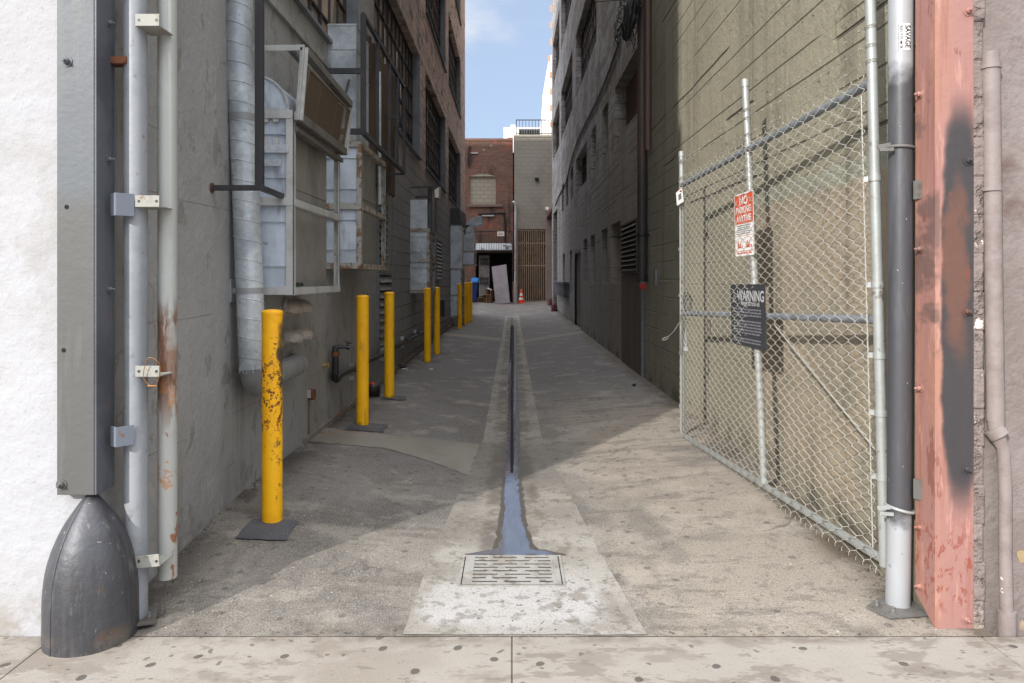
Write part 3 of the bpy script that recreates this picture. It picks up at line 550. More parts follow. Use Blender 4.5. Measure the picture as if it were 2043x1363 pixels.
# litter
def scrap(name, px, py, s_, mat, label, cat='litter', hz=.01):
    x, y = gnd(px, py); bm = bmesh.new(); bmesh.ops.create_icosphere(bm, subdivisions=1, radius=s_)
    for v in bm.verts: v.co = Vector((v.co.x * random.uniform(.6, 1.3), v.co.y * random.uniform(.6, 1.3), v.co.z * hz / s_ * random.uniform(.4, 1.2))); v.co += Vector((x, y, g(x, y) + hz * .7))
    me = bpy.data.meshes.new(name); bm.to_mesh(me); bm.free(); me.materials.append(mat); o = bpy.data.objects.new(name, me); COL.objects.link(o); return tag(o, label, cat)
scrap('litter_scrap', 1265, 771, .035, m_plastic_k, 'small black scrap on the alley floor below the red pipe cap', hz=.03)
scrap('litter_scrap', 800, 735, .09, m_plastic_k, 'crumpled black rag lying at the left wall behind the third bollard', hz=.04)
scrap('litter_scrap', 808, 738, .05, m_debris, 'pale paper scrap beside the crumpled black rag', hz=.015)
scrap('litter_scrap', 860, 737, .04, m_debris, 'white scrap on the dark asphalt just right of the fourth bollard', hz=.008)
rnd = random.Random(11); b = MB()
def pebble(x, y, r, z):
    n0 = len(b.v); a0 = rnd.uniform(0, 6.28)
    for k in range(5): a = a0 + k * 1.2566; q = r * rnd.uniform(.6, 1.1); b.v.append((x + q * math.cos(a), y + q * math.sin(a), z))
    b.v.append((x, y, z + r * rnd.uniform(.4, .9)))
    for k in range(5): b.f.append((n0 + k, n0 + (k + 1) % 5, n0 + 5)); b.sm.append(False)
for i in range(1500):
    k = rnd.random(); y = 2.95 + 12 * rnd.random() ** 1.7
    if k < .33: x = LX + .012 + abs(rnd.gauss(0, .05))
    elif k < .66: x = RX - .012 - abs(rnd.gauss(0, .06))
    elif k < .78: x = rnd.uniform(-1.4, 1.6); y = 2.85 + abs(rnd.gauss(0, .03))
    elif k < .88: x = rnd.choice((-1, 1)) * (.04 + abs(rnd.gauss(0, .05))); y = rnd.uniform(3.8, 12)
    else: x = rnd.uniform(-1.6, 1.7)
    pebble(x, y, rnd.uniform(.002, .007) if k > .3 else rnd.uniform(.003, .011), g(x, y) + .003)
tag(b.build('grit', M('pale_and_dark_grit', (128, 118, 104), .9, 0, [dict(t='cell', s=30, c=(60, 56, 52), a=1)])), kind='stuff')
# ---------------------------------------------------------------- windows
def window(parent, side, y0, y1, z0, z1, nv, nh, xin, fill=None, name='window'):
    """steel sash set 'xin' behind the wall plane; panes are a child"""
    s = -1 if side == 'L' else 1; x = (LX if s < 0 else RX) + s * xin
    b = MB(); t = .03
    for yy in (y0 + t / 2, y1 - t / 2): b.box((x - .025, yy - t / 2, z0), (x + .025, yy + t / 2, z1))
    for zz in (z0 + t / 2, z1 - t / 2): b.box((x - .023, y0 + t, zz - t / 2), (x + .023, y1 - t, zz + t / 2))
    for i in range(1, nv):
        yy = y0 + (y1 - y0) * i / nv; w_ = .022 if i % 3 == 0 else .011
        b.box((x - .018, yy - w_, z0 + t), (x + .018, yy + w_, z1 - t))
    for i in range(1, nh):
        zz = z0 + (z1 - z0) * i / nh; w_ = .022 if i == nh - 1 else .013
        b.box((x - .021, y0 + t, zz - w_), (x + .021, y1 - t, zz + w_))
    f = b.build(name, m_sash, parent)
    b = MB(); xx = x - s * .0 + s * .008
    for i in range(nv):
        for j in range(nh):
            a0 = y0 + (y1 - y0) * i / nv; a1 = y0 + (y1 - y0) * (i + 1) / nv; c0 = z0 + (z1 - z0) * j / nh; c1 = z0 + (z1 - z0) * (j + 1) / nh
            e = [random.uniform(-.004, .004) for _ in range(3)]
            b.quad((xx + e[0], a0, c0), (xx + e[1], a1, c0), (xx + e[1] + e[2], a1, c1), (xx + e[0] + e[2], a0, c1))
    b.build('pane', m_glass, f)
    return f
# ---------------------------------------------------------------- left building
LH = 14.8; LEND = 25.4
lb = thing('left_building', 'tall grey painted block building with a white stucco street front on the left', 'building', (LX, FY, 0))
ys = [(3.7, 7.75), (8.65, 12.9), (13.8, 17.9), (18.8, 23.1)]; zs = [(3.61, 5.55), (6.68, 8.6), (9.75, 11.7), (12.9, 14.8)]
LW = [(a, c, z0, z1) for (z0, z1) in zs for (a, c) in ys]
b = MB(); sheet_holes(b, 'x', LX, FY, LEND, -.3, LH, LW, .22, -1)
b.quad((LX, LEND, -.3), (-14, LEND, -.3), (-14, LEND, LH), (LX, LEND, LH)); b.build('alley_wall', m_lwall, lb)
b = MB()
for i in range(1):
    b.quad((-14, FY, -.3), (LX, FY, -.3), (LX, FY, LH), (-14, FY, LH))
b.build('street_front', m_white, lb)
b = MB(); b.box((-14, FY, LH), (LX, LEND, LH + .3)); b.build('roof', m_roof, lb)
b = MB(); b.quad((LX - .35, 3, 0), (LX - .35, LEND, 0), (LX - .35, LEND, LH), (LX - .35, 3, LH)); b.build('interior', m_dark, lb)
for (a, c, z0, z1) in LW:
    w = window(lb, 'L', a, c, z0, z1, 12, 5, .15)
    b = MB(); b.box((LX - .20, a, z0 - .001), (LX + .045, c, z0 + .03)); b.build('sill', m_jamb, w)
    b = MB(); b.box((LX - .205, c - .012, z0 + .03), (LX + .004, c - .001, z1)); b.build('jamb', m_jamb, w)
b = MB()
for (z, h) in ((3.36, .06),): b.box((LX, 3.0, z), (LX + .03, 8.2, z + h))
b.build('belt_ledge', m_lwall, lb, bevel=.004)
# ---------------------------------------------------------------- right building
RH = 25.0; REND = 31.3  # unseen upper height raised to bounce more sun into the alley
rb = thing('right_building', 'tall olive and grey board-formed concrete building lining the right of the alley', 'building', (RX, FY, 0))
low = [(11.5, 12.65, 1.36, 2.40), (13.1, 13.95, 1.36, 2.40), (15.1, 15.95, 1.36, 2.40), (16.6, 17.55, 1.36, 2.40), (20.9, 21.6, 1.0, 2.3), (23.6, 24.6, 1.35, 2.3)]
door = (18.2, 19.8, .12, 2.12); bay = (27.6, 30.3, .2, 4.2)
rowA = [(9.9, 12.15, 3.80, 4.74), (13.0, 13.8, 3.80, 4.74), (14.9, 15.75, 3.80, 4.74), (16.7, 19.5, 3.80, 4.74), (20.4, 21.4, 3.8, 4.74), (22.2, 23.1, 3.8, 4.74), (24.1, 25.0, 3.8, 4.74)]
rowB = [(a, c, z0, z1) for (z0, z1) in ((6.45, 8.2), (9.7, 11.6), (13.0, 14.9), (16.3, 18.2)) for (a, c) in ((3.6, 8.4), (9.4, 13.4), (14.8, 19.6), (20.7, 25.4), (26.4, 30.6)) if not (a < 4)]
b = MB(); sheet_holes(b, 'x', RX, 3.03, REND, -.3, RH, low + [door, bay] + rowA + rowB, .24, 1)
b.quad((RX, REND, -.3), (15, REND, -.3), (15, REND, RH), (RX, REND, RH)); b.build('alley_wall', m_rwall, rb)
b = MB(); b.quad((RX + .004, 3.03, -.3), (1.90, 3.03, -.3), (1.90, 3.03, RH), (RX + .004, 3.03, RH)); b.quad((1.90, 3.03, -.3), (1.90, 2.93, -.3), (1.90, 2.93, RH), (1.90, 3.03, RH)); b.build('corner_return', m_rwall, rb)
b = MB(); b.quad((1.90, 2.93, -.3), (15, 2.93, -.3), (15, 2.93, RH), (1.90, 2.93, RH)); b.build('street_front', m_mauve, rb)
b = MB(); b.box((RX, 2.93, RH), (15, REND, RH + .3)); b.build('roof', m_roof, rb)
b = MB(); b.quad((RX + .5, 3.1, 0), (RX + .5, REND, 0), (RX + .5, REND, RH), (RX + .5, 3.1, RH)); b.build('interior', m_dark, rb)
b = MB(); n = 26                     # lumpy render strip beside the column
for i in range(n):
    z0 = -.05 + i * .16
    b.box((1.906, 2.90 + .012 * pnoise(Vector((i * .9, 3, 0))), z0), (1.955 + .012 * pnoise(Vector((i * .7, 0, 0))), 2.935, z0 + .165))
b.build('render_strip', m_plaster, rb, bevel=.01)
for (a, c, z0, z1) in low[:4] + low[5:]:
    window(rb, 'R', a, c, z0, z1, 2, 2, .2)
for k, (a, c, z0, z1) in enumerate(rowA):
    if k in (0, 1, 2):
        b = MB(); b.quad((RX + .2, a, z0), (RX + .2, c, z0), (RX + .2, c, z1), (RX + .2, a, z1)); b.build('window_infill', m_brownfill, rb)
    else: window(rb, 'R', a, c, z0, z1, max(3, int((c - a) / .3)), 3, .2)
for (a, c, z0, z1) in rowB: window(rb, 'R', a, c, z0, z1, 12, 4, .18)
b = MB(); b.box((RX + .05, door[0], door[2]), (RX + .11, door[1], door[3]))
for i in range(24): b.box((RX + .035, door[0] + .06, .2 + i * .078), (RX + .05, door[1] - .06, .255 + i * .078))
d_ = b.build('door', M('dark_slatted_door', (118, 112, 106), .7), rb)
b = MB(); b.box((RX - .012, door[1], door[2]), (RX + .1, door[1] + .04, door[3])); b.box((RX - .012, door[0] - .0, door[3]), (RX + .1, door[1] + .04, door[3] + .05)); b.build('door_frame', m_jamb, d_)
b = MB(); b.box((RX - .16, 21.9, .86), (RX, 27.2, 1.3)); b.box((RX - .18, 21.85, 1.26), (RX - .0, 27.25, 1.33)); b.build('loading_ledge', M('dark_grey_concrete', (74, 74, 78), .8, 0, [dict(s=5, lo=.5, hi=.6, c=(100, 102, 108), a=.7)]), rb, bevel=.01)
b = MB(); b.box((RX + .2, bay[0], .2), (RX + .24, bay[1], 4.2)); b.build('bay_shade_sheet', m_dark, rb)  # dark sheet standing in for the shade inside the open bay
# louvre on the right wall
def louvre(name, parent, x, y0, y1, z0, z1, n, s, fm, sm, back=True):
    b = MB(); t = .03
    b.box((x, y0, z0), (x + s * .035, y0 + t, z1)); b.box((x, y1 - t, z0), (x + s * .035, y1, z1)); b.box((x, y0 + t, z0), (x + s * .034, y1 - t, z0 + t)); b.box((x, y0 + t, z1 - t), (x + s * .034, y1 - t, z1))
    f = b.build(name, fm, parent)
    b = MB(); b.quad((x + s * .003, y0 + t, z0 + t), (x + s * .003, y1 - t, z0 + t), (x + s * .003, y1 - t, z1 - t), (x + s * .003, y0 + t, z1 - t)); b.build('backing', m_dark, f)
    h = (z1 - z0 - 2 * t) / n
    b = MB()
    for i in range(n):
        za = z0 + t + i * h
        b.poly([(x + s * .045, y0 + t, za + h * .08), (x + s * .045, y1 - t, za + h * .08), (x + s * .006, y1 - t, za + h * .80), (x + s * .006, y0 + t, za + h * .80)])
        b.poly([(x + s * .045, y0 + t, za + h * .08), (x + s * .045, y1 - t, za + h * .08), (x + s * .045, y1 - t, za - h * .04 + .004), (x + s * .045, y0 + t, za - h * .04 + .004)])
    b.build('slats', sm, f); return f
louvre('louvre', rb, RX, 9.85, 11.25, 1.53, 2.3, 10, -1, m_ply, m_ply)
o = MB().box((RX - .018, 9.55, .06), (RX - .002, 11.3, 1.50)).build('plywood_panel', m_ply, None, bevel=.002)
tag(o, 'tall taupe plywood board fixed to the right wall below the louvre', 'panel')
b = MB(); b.box((RX - .03, 9.48, .1), (RX - .001, 9.52, 1.36)); tag(b.build('wall_conduit', m_jamb), 'thin pale vertical strip running down from the red cap on the right wall', 'conduit')
b = MB(); b.box((RX - .02, 8.62, 1.36), (RX - .001, 8.72, 1.56)); 
for i in range(4): b.box((RX - .026, 8.635, 1.385 + i * .042), (RX - .02, 8.705, 1.405 + i * .042))
tag(b.build('wall_grille', m_jamb), 'tiny slotted grille plate on the right wall beside the downpipe', 'grille')
# left wall louvres
louvre('louvre', lb, LX, 8.80, 9.75, .56, 1.52, 9, 1, m_jamb, m_panel_d)
louvre('louvre', lb, LX, 8.80, 9.40, 1.62, 2.42, 8, 1, m_jamb, m_panel_d)
louvre('louvre', lb, LX, 15.5, 16.7, 1.40, 2.32, 10, 1, m_jamb, m_wframe)
# ---------------------------------------------------------------- corner columns
def bolt(parent, p, d, mat, r=.013):
    q = Vector(d).to_track_quat('Z', 'Y').to_matrix().to_4x4(); b = MB()
    b.lathe([(r * 1.7, 0), (r * 1.7, .003)], p, 14, q); b.lathe([(r, .003), (r, .014), (r * .8, .016)], p, 6, q); b.lathe([(r * .5, .016), (r * .5, .026), (r * .35, .028)], p, 8, q)
    return b.build('bolt', mat, parent)
cl = thing('steel_corner_guard', 'tall grey steel angle cladding the left building corner above the iron bumper', 'corner guard', (-1.74, 2.8, .58), 'steel angles cladding the two corners')
ZB = .584
b = MB(); b.box((-1.816, 2.80, ZB), (-1.668, 2.812, 6)); b.box((-1.816, 2.812, ZB), (-1.80, 2.85, 6)); b.build('front_plate', m_col_l, cl, bevel=.002)
b = MB(); b.box((-1.6685, 2.803, ZB), (-1.66, 2.93, 6)); b.build('side_plate', m_col_l2, cl, bevel=.001)
bolt(cl, U(134, 123, 2.80), (0, -1, 0), m_col_l); bolt(cl, U(123, 967, 2.80), (0, -1, 0), m_col_l)
for (px, py) in ((133, 413), (127, 699)):
    p = U(px, py, 2.7995); b = MB(); b.lathe([(.009, 0), (.009, .0005)], p, 16, Matrix.Rotation(R(90), 4, 'X')); b.build('bolt_hole', m_dark, cl)
for py in (46, 318, 577): 
    Yb = 1.66 * F / (CX - 216); bolt(cl, (-1.66, Yb, CAMZ - (py - HY) * Yb / F), (1, 0, 0), m_col_l2, .010)
cr = thing('steel_corner_guard', 'salmon painted steel angle with a black spray patch on the right building corner', 'corner guard', (1.83, 2.9, 0), 'steel angles cladding the two corners')
b = MB(); b.box((1.757, 2.90, .0), (1.909, 2.912, 6)); b.build('front_plate', m_col_r, cr, bevel=.002)
b = MB()
x0, x1 = 1.748, 1.7565
b.poly([(x0, 2.9, 0), (x0, 3.04, .09), (x0, 3.04, 6), (x0, 2.9, 6)]); b.poly([(x1, 2.9, 0), (x1, 3.04, .09), (x1, 3.04, 6), (x1, 2.9, 6)][::-1])
b.poly([(x0, 2.9, 0), (x0, 2.9, 6), (x1, 2.9, 6), (x1, 2.9, 0)]); b.poly([(x0, 3.04, 0.09), (x1, 3.04, .09), (x1, 3.04, 6), (x0, 3.04, 6)]); b.poly([(x0, 2.9, 0), (x1, 2.9, 0), (x1, 3.04, .09), (x0, 3.04, .09)])
b.build('side_plate', m_col_r, cr)
for (px, py) in ((1931, 23), (1931, 321), (1929, 622), (1928, 936), (1927, 1235)): bolt(cr, U(px, py, 2.90), (0, -1, 0), m_col_r, .012)
for py in (188, 497, 775, 1052, 1170):
    Yb = 3.0; bolt(cr, (1.748, Yb, CAMZ - (py - HY) * Yb / F), (-1, 0, 0), m_col_r, .011)
# iron bumper
gx, gy = -1.707, 2.85
prof = [(.172, 0), (.171, .1), (.170, .18), (.163, .263), (.149, .332), (.126, .40), (.092, .47), (.045, .54), (.022, .568), (.004, .59)]
def smooth_prof(p, n=5):
    o = []
    for i in range(len(p) - 1):
        p0 = p[max(i - 1, 0)]; p1 = p[i]; p2 = p[i + 1]; p3 = p[min(i + 2, len(p) - 1)]
        for j in range(n):
            t = j / n; o.append(tuple(.5 * ((2 * p1[k]) + (-p0[k] + p2[k]) * t + (2 * p0[k] - 5 * p1[k] + 4 * p2[k] - p3[k]) * t * t + (-p0[k] + 3 * p1[k] - 3 * p2[k] + p3[k]) * t ** 3) for k in (0, 1)))
    return o + [p[-1]]
bp = thing('corner_bumper', 'bullet shaped gunmetal iron bumper on the sidewalk at the left building corner', 'bumper', (gx, gy, 0))
sp = smooth_prof(prof); b = MB(); b.lathe([(max(r_, .002), z) for r_, z in sp], (gx, gy, 0), 48); b.build('body', m_guard, bp)
b = MB(); an = R(-112)
b.tube([(gx + math.cos(an) * r_ , gy + math.sin(an) * r_ , z) for r_, z in sp if r_ > .02], .0035, 6); b.build('seam', m_guard, bp)
# ---------------------------------------------------------------- left gate posts
lp = thing('gate_post', 'thick silver painted post on a bolted plate beside the left corner bumper', 'post', (-1.575, 2.95, 0), 'main gate posts')
b = MB(); b.tube([(-1.58, 2.95, .03), (-1.58, 2.95, 1.0), (-1.583, 2.95, 2.3), (-1.59, 2.95, 4.2)], .0455, 28); b.build('pole', m_pole, lp)
b = MB(); b.box((-1.66, 2.87, .018), (-1.50, 3.03, .030), Matrix.Translation((-1.58, 2.95, 0)) @ Matrix.Rotation(R(20), 4, 'Z') @ Matrix.Translation((1.58, -2.95, 0))); b.build('base_plate', m_gframe, lp, bevel=.002)
bolt(lp, (-1.515, 2.93, .03), (0, 0, 1), m_gframe, .010); bolt(lp, (-1.49, 2.99, .03), (0, 0, 1), m_gframe, .010)
ls = thing('gate_stile', 'rust stained pale pipe hanging beside the silver post, bracketed to it', 'pipe', (-1.5, 3.05, .15))
b = MB(); b.tube([(-1.497, 3.05, .15), (-1.499, 3.05, 4.2)], .039, 26, caps=False); b.build('pipe', m_stile, ls)
for k, (py0, py1) in enumerate(((28, 52), (390, 413), (730, 752), (1108, 1132))):
    b = MB(); a = U(270, py0, 2.9); c = U(318, py1, 2.9)
    mt = Matrix.Translation((a + c) / 2) @ Matrix.Rotation(R(-6 if k == 3 else 0), 4, 'Y') @ Matrix.Translation(-(a + c) / 2)
    b.box((a.x, 2.898, a.z), (c.x, 2.904, c.z), mt); b.box((a.x, 2.904, min(a.z, c.z)), (c.x, 3.02, min(a.z, c.z) + .005), mt)
    br = b.build('bracket', m_bracket, ls, bevel=.001)
    b = MB()
    for px in (277, 312): p = U(px, (py0 + py1) / 2, 2.8975); b.lathe([(.006, 0), (.006, .0005)], p, 12, Matrix.Rotation(R(90), 4, 'X'))
    b.build('screw', m_cage, br)
for (py0, py1) in ((385, 430), (852, 891)):
    b = MB(); a = U(218, py0, 2.86); c = U(252, py1, 2.86); xm = (a.x + c.x) / 2
    b.bar((a.x, 2.875, (a.z + c.z) / 2), (xm, 2.85, (a.z + c.z) / 2), .006, abs(a.z - c.z)); b.bar((xm, 2.85, (a.z + c.z) / 2), (c.x + .01, 2.90, (a.z + c.z) / 2), .006, abs(a.z - c.z))
    b.build('angle_bracket', m_tab, cl)
b = MB(); b.box(U(226, 121, 2.96), U(252, 126, 2.90)); b.build('rusty_tab', m_rust, cl)
b = MB(); cW = U(303, 742, 2.885); pts = [cW + Vector((.034 * math.cos(a) + .004 * math.sin(3 * a), -.006 * math.sin(a), .060 * math.sin(a))) for a in [2 * math.pi * i / 26 for i in range(26)]]
b.tube(pts, .0016, 6, closed=True); b.tube([cW + Vector((-.018 + .006 * i, .002 * (-1) ** i, -.058)) for i in range(7)], .0035, 6)
tag(b.build('wire_loop', M('coppery_wire', (150, 104, 56), .5, .5)), 'loop of coppery wire hanging on the third bracket of the rusty left pipe', 'wire')
# ---------------------------------------------------------------- right gate post
rp = thing('gate_post', 'thick black and white painted post on a bolted plate beside the salmon corner', 'post', (1.70, 3.08, 0), 'main gate posts')
b = MB(); b.tube([(1.693, 3.08, .012), (1.70, 3.08, .5), (1.705, 3.08, 1.5), (1.706, 3.08, 4.2)], .0495, 32); b.build('pole', m_rpole, rp)
pts = [(1.545, 3.06), (1.60, 2.965), (1.775, 2.99), (1.80, 3.10), (1.64, 3.14)]
b = MB(); b.poly([(x, y, .022) for x, y in pts]); b.poly([(x, y, .010) for x, y in pts][::-1])
for i in range(5):
    p, q = pts[i], pts[(i + 1) % 5]; b.poly([(*p, .010), (*q, .010), (*q, .022), (*p, .022)])
pl = b.build('base_plate', m_gframe, rp)
bolt(rp, (1.585, 3.05, .022), (0, 0, 1), m_gframe, .011); bolt(rp, (1.625, 2.995, .022), (0, 0, 1), m_gframe, .011)
for z, w in ((2.02, 0), (.44, 1)):
    b = MB(); c0 = Vector((1.703, 3.08, z)); pts = [c0 + Vector((.054 * math.cos(a), .054 * math.sin(a), (.012 if w else .004) * math.cos(a) * -1)) for a in [2 * math.pi * i / 28 for i in range(28)]]
    b.tube(pts, .007, 8, closed=True); b.bar(c0 + Vector((-.052, -.02, .012)), c0 + Vector((-.105, -.01, .004)), .008, .018); b.bar(c0 + Vector((-.052, -.045, -.012)), c0 + Vector((-.105, -.03, -.012)), .008, .014)
    b.build('hinge_clamp', m_gframe if not w else m_tube, rp)
for z0, z1 in ((1.79, 1.87), (.50, .585)):
    b = MB(); b.bar((1.735, 3.03, (z0 + z1) / 2), (1.752, 2.99, (z0 + z1) / 2), .006, z1 - z0); b.bar((1.752, 2.985, (z0 + z1) / 2), (1.775, 3.02, (z0 + z1) / 2), .006, z1 - z0); b.build('angle_bracket', m_gframe, rp)
# sticker
st = thing('sticker', 'small white sticker reading SAVAGE RED EYE MOB on the black and white post', 'sticker', (1.70, 3.03, 2.45))
def wrap(p, r=.0505):    # bend a flat patch round the pole
    x, y, z = p; a = x / r; return (1.7058 + r * math.sin(a), 3.08 - r * math.cos(a), z)
zc = CAMZ + (555 - 73) * 3.03 / F; hw, hh = .0265, .058; xc = -.0085
b = MB()
for i in range(8):
    xa = xc - hw + 2 * hw * i / 8; xb = xc - hw + 2 * hw * (i + 1) / 8; e = .002
    b.poly([wrap((xa, 0, zc - hh + e * (i % 2))), wrap((xb, 0, zc - hh + e * ((i + 1) % 2))), wrap((xb, 0, zc + hh - e * (i % 2))), wrap((xa, 0, zc + hh - e * ((i + 1) % 2)))])
b.build('paper', m_wht, st)
b = MB()
for sx_ in (-1, 1):
    b.poly([wrap((xc + sx_ * hw, 0, zc - hh), .0507), wrap((xc + sx_ * (hw - .0022), 0, zc - hh), .0507), wrap((xc + sx_ * (hw - .0022), 0, zc + hh), .0507), wrap((xc + sx_ * hw, 0, zc + hh), .0507)])
b.build('border', m_inkk, st)
rot = Matrix(((0, 1, 0, 0), (-1, 0, 0, 0), (0, 0, 1, 0), (0, 0, 0, 1)))   # text reads downwards
tx = text([('SAVAGE', .031, Matrix.Translation((xc + .010, 0, 0)) @ rot, .88), ('RED EYE MOB', .0160, Matrix.Translation((xc - .016, 0, 0)) @ rot, 1.02)], m_inkk, 'lettering', None)
for v in tx.data.vertices:
    v.co = Vector(wrap((v.co.x, 0, zc + v.co.y), .0522))
tx.parent = st; tx.matrix_parent_inverse = Matrix.Translation(-st.location)
# conduit on the right front
cn = thing('conduit_pipe', 'mauve painted pipe running down the right street front with an offset near the ground', 'pipe', (1.99, 2.9, 0))
b = MB(); xq = U(1976, 0, 2.9).x; b.tube([(xq, 2.9, U(0, 105, 2.9).z), (xq + .012, 2.9, 1.4), (xq + .02, 2.9, .86)], .033, 20)
b.tube([(xq + .02, 2.9, .88), (xq + .022, 2.895, .80), (xq + .045, 2.89, .75), (xq + .052, 2.888, .6), (xq + .05, 2.885, .3), (xq + .058, 2.885, .02)], [.032, .03, .024, .024, .024, .024], 18); b.build('pipe', m_cond, cn)
b = MB()
for (p, q, r_) in (((xq, 2.9, U(0, 134, 2.9).z - .008), (xq, 2.9, U(0, 134, 2.9).z + .008), .038), ((xq + .003, 2.9, U(0, 378, 2.9).z - .008), (xq + .003, 2.9, U(0, 378, 2.9).z + .008), .038), ((xq + .056, 2.884, -.06), (xq + .056, 2.884, .085), .034), ((xq + .01, 2.9, .83), (xq + .03, 2.89, .80), .04)):
    b = MB(); b.tube([p, q], r_, 20); b.build('collar', m_cond, cn)
b = MB(); p = U(2043, 1112, 2.92)
bm_pts = [(p.x + .022 * math.cos(a) * (1 + .3 * math.sin(3 * a)), 2.9285, p.z + .035 * math.sin(a) * (1 + .3 * math.cos(2 * a))) for a in [2 * math.pi * i / 12 for i in range(12)]]
b.poly(bm_pts[::-1]); b.build('plaster_scar', M('raw_yellow_render', (150, 130, 98), .9, 0, [], [(40, .004, 3)]), rb)
# ---------------------------------------------------------------- bollards
def bollard(mat, label):
    t = thing('bollard', label, 'bollard', (0, 0, 0), 'yellow bollards along the left wall')
    b = MB(); H = 1.185; b.lathe([(.057, -.05), (.057, H - .006)], (0, 0, 0), 28); b.build('tube', mat, t)
    b = MB(); b.lathe([(.059, H - .006), (.0595, H + .008), (.056, H + .014), (.04, H + .020), (.002, H + .024)], (0, 0, 0), 28); b.build('cap', mat, t)
    return t
order = ['frontmost yellow bollard, heavily chipped and rusty, beside the spiral duct', 'clean yellow bollard on a dark patch, second from the street', 'yellow bollard beside the low wall louvre, third from the street',
         'fourth yellow bollard from the street, under the nearest part of the third duct box', 'fifth yellow bollard from the street, just behind the fourth one', 'yellow bollard standing in front of the tall duct that nearly reaches the ground',
         'first of the three thin distant yellow bollards past the tall duct', 'middle one of the three distant yellow bollards by the blue bin', 'farthest yellow bollard, right in front of the blue bin']
bases = [(537, 1046), (721, 850), (775, 795), (852, 723), (871, 707), (917, 656), (926.5, 648), (933, 644.5), (938.5, 641)]
proto = None
for i, (px, py) in enumerate(bases):
    x, y = gnd(px, py); y += .05
    if i == 0: t = bollard(m_yrust, order[0]); t.location = (x, y, g(x, y)); continue
    if proto is None: t = proto = bollard(m_yellow, order[i]); t.location = (x, y, g(x, y))
    else: t = dup(proto, (x, y, g(x, y)), order[i])
    t.rotation_euler.z = i * 1.3
# ---------------------------------------------------------------- spiral duct
def ribs(b, pts, r, pitch, seg=24, rr=.0035):
    pts = [Vector(p) for p in pts]; L_ = [0]
    for i in range(1, len(pts)): L_.append(L_[-1] + (pts[i] - pts[i - 1]).length)
    n = int(L_[-1] / pitch * seg); path = []
    up = Vector((0, 1, 0)) if abs((pts[1] - pts[0]).normalized().y) < .9 else Vector((0, 0, 1))
    for k in range(n):
        s = k * pitch / seg; j = 0
        while j < len(pts) - 2 and L_[j + 1] < s: j += 1
        d = (pts[j + 1] - pts[j]); tt = (s - L_[j]) / max(d.length, 1e-6); c = pts[j] + d * tt; d.normalize(); u = (up - d * up.dot(d)).normalized(); x = d.cross(u)
        a = 2 * math.pi * k / seg; path.append(c + (x * math.cos(a) + u * math.sin(a)) * (r + .001))
    b.tube(path, rr, 5)
sdk = thing('spiral_duct', 'tall galvanised spiral duct bending into the left wall behind the rusty bollard', 'duct', (-1.58, 4.25, .8))
Yd = 4.25
top = [U(477, -250, Yd), U(477, 20, Yd), U(474, 95, Yd), U(482, 190, Yd), U(489, 350, Yd), U(494, 480, Yd), U(500, 620, Yd), U(505, 735, Yd)]
b = MB(); b.tube(top, .079, 30); b.build('riser', m_galv, sdk)
b = MB(); ribs(b, top, .079, .118, 22, .003); b.build('lock_seam', m_galv, sdk)
el = [top[-1] + Vector((0, 0, .02)), top[-1] + Vector((0, .02, -.05)), top[-1] + Vector((-.01, .07, -.10)), top[-1] + Vector((-.02, .14, -.12)), Vector((-1.60, 4.75, .80)), Vector((-1.615, 5.30, .80))]
b = MB(); b.tube(el[:4], [.0775, .0775, .076, .0745], 28); b.build('elbow', m_galvd, sdk)
b = MB(); b.tube(el[3:] + [Vector((-1.70, 5.42, .80))], .0745, 28); 
for y in (4.55, 4.70, 4.85, 5.0, 5.13, 5.25): b.tube([(-1.600 - (y - 4.4) * .017, y, .80), (-1.600 - (y - 4.4) * .017, y + .008, .80)], .0785, 28)
b.build('tail', m_galvd, sdk)
b = MB()
for z in (U(0, 236, Yd).z,): c0 = U(484, 236, Yd); b.tube([c0 + Vector((0, 0, -.022)), c0 + Vector((0, 0, .022))], .0815, 30)
b.build('strap', m_galvd, sdk); b = MB(); c0 = U(498, 580, Yd); b.tube([c0 + Vector((0, 0, -.018)), c0 + Vector((0, 0, .018))], .0815, 30); b.box((LX, Yd - .01, c0.z - .018), (c0.x - .07, Yd - .004, c0.z + .018)); b.box((LX, Yd - .03, c0.z - .07), (LX + .012, Yd + .03, c0.z + .07)); b.build('strap', m_galvd, sdk)
b = MB()
for k in range(26):
    a = 2 * math.pi * k / 26; c0 = top[-1] + Vector((.079 * math.cos(a), .079 * math.sin(a), 0)); b.bar(c0 + Vector((0, 0, random.uniform(-.03, 0))), c0 + Vector((random.uniform(-.012, .012), random.uniform(-.012, .012), random.uniform(.0, .03))), .005, .004)
b.build('foil_tape', m_galv, sdk)
# ---------------------------------------------------------------- window guards (tube cages)
wg = thing('window_guard', 'charcoal square-tube guard frame in front of the spiral duct, high on the left wall', 'guard frame', (LX, 3.97, 1.95), 'tube guard frames on the left wall')
b = MB(); z = U(0, 375, 3.97).z
b.bar((LX, 3.97, z), (-1.405, 3.97, z), .03); b.build('arm', m_cage, wg, bevel=.002)
b = MB(); b.bar((-1.43, 3.975, z - .012), (-1.43, 3.975, 4.4), .042); b.build('upright', m_cage, wg, bevel=.002)
b = MB(); b.bar((-1.42, 3.995, z), (-1.445, 4.40, z + .004), .03); b.build('rail', m_cage, wg, bevel=.002)
b = MB(); b.tube([(LX + .002, 3.97, z), (LX + .008, 3.97, z)], .03, 10); b.build('anchor_plate', m_rust, wg)
wg2 = thing('window_guard', 'charcoal square-tube cage projecting over the second duct box on the left wall', 'guard frame', (LX, 6.37, 2.77), 'tube guard frames on the left wall')
XA = -1.35; Z0 = 2.77; Z1 = 3.84
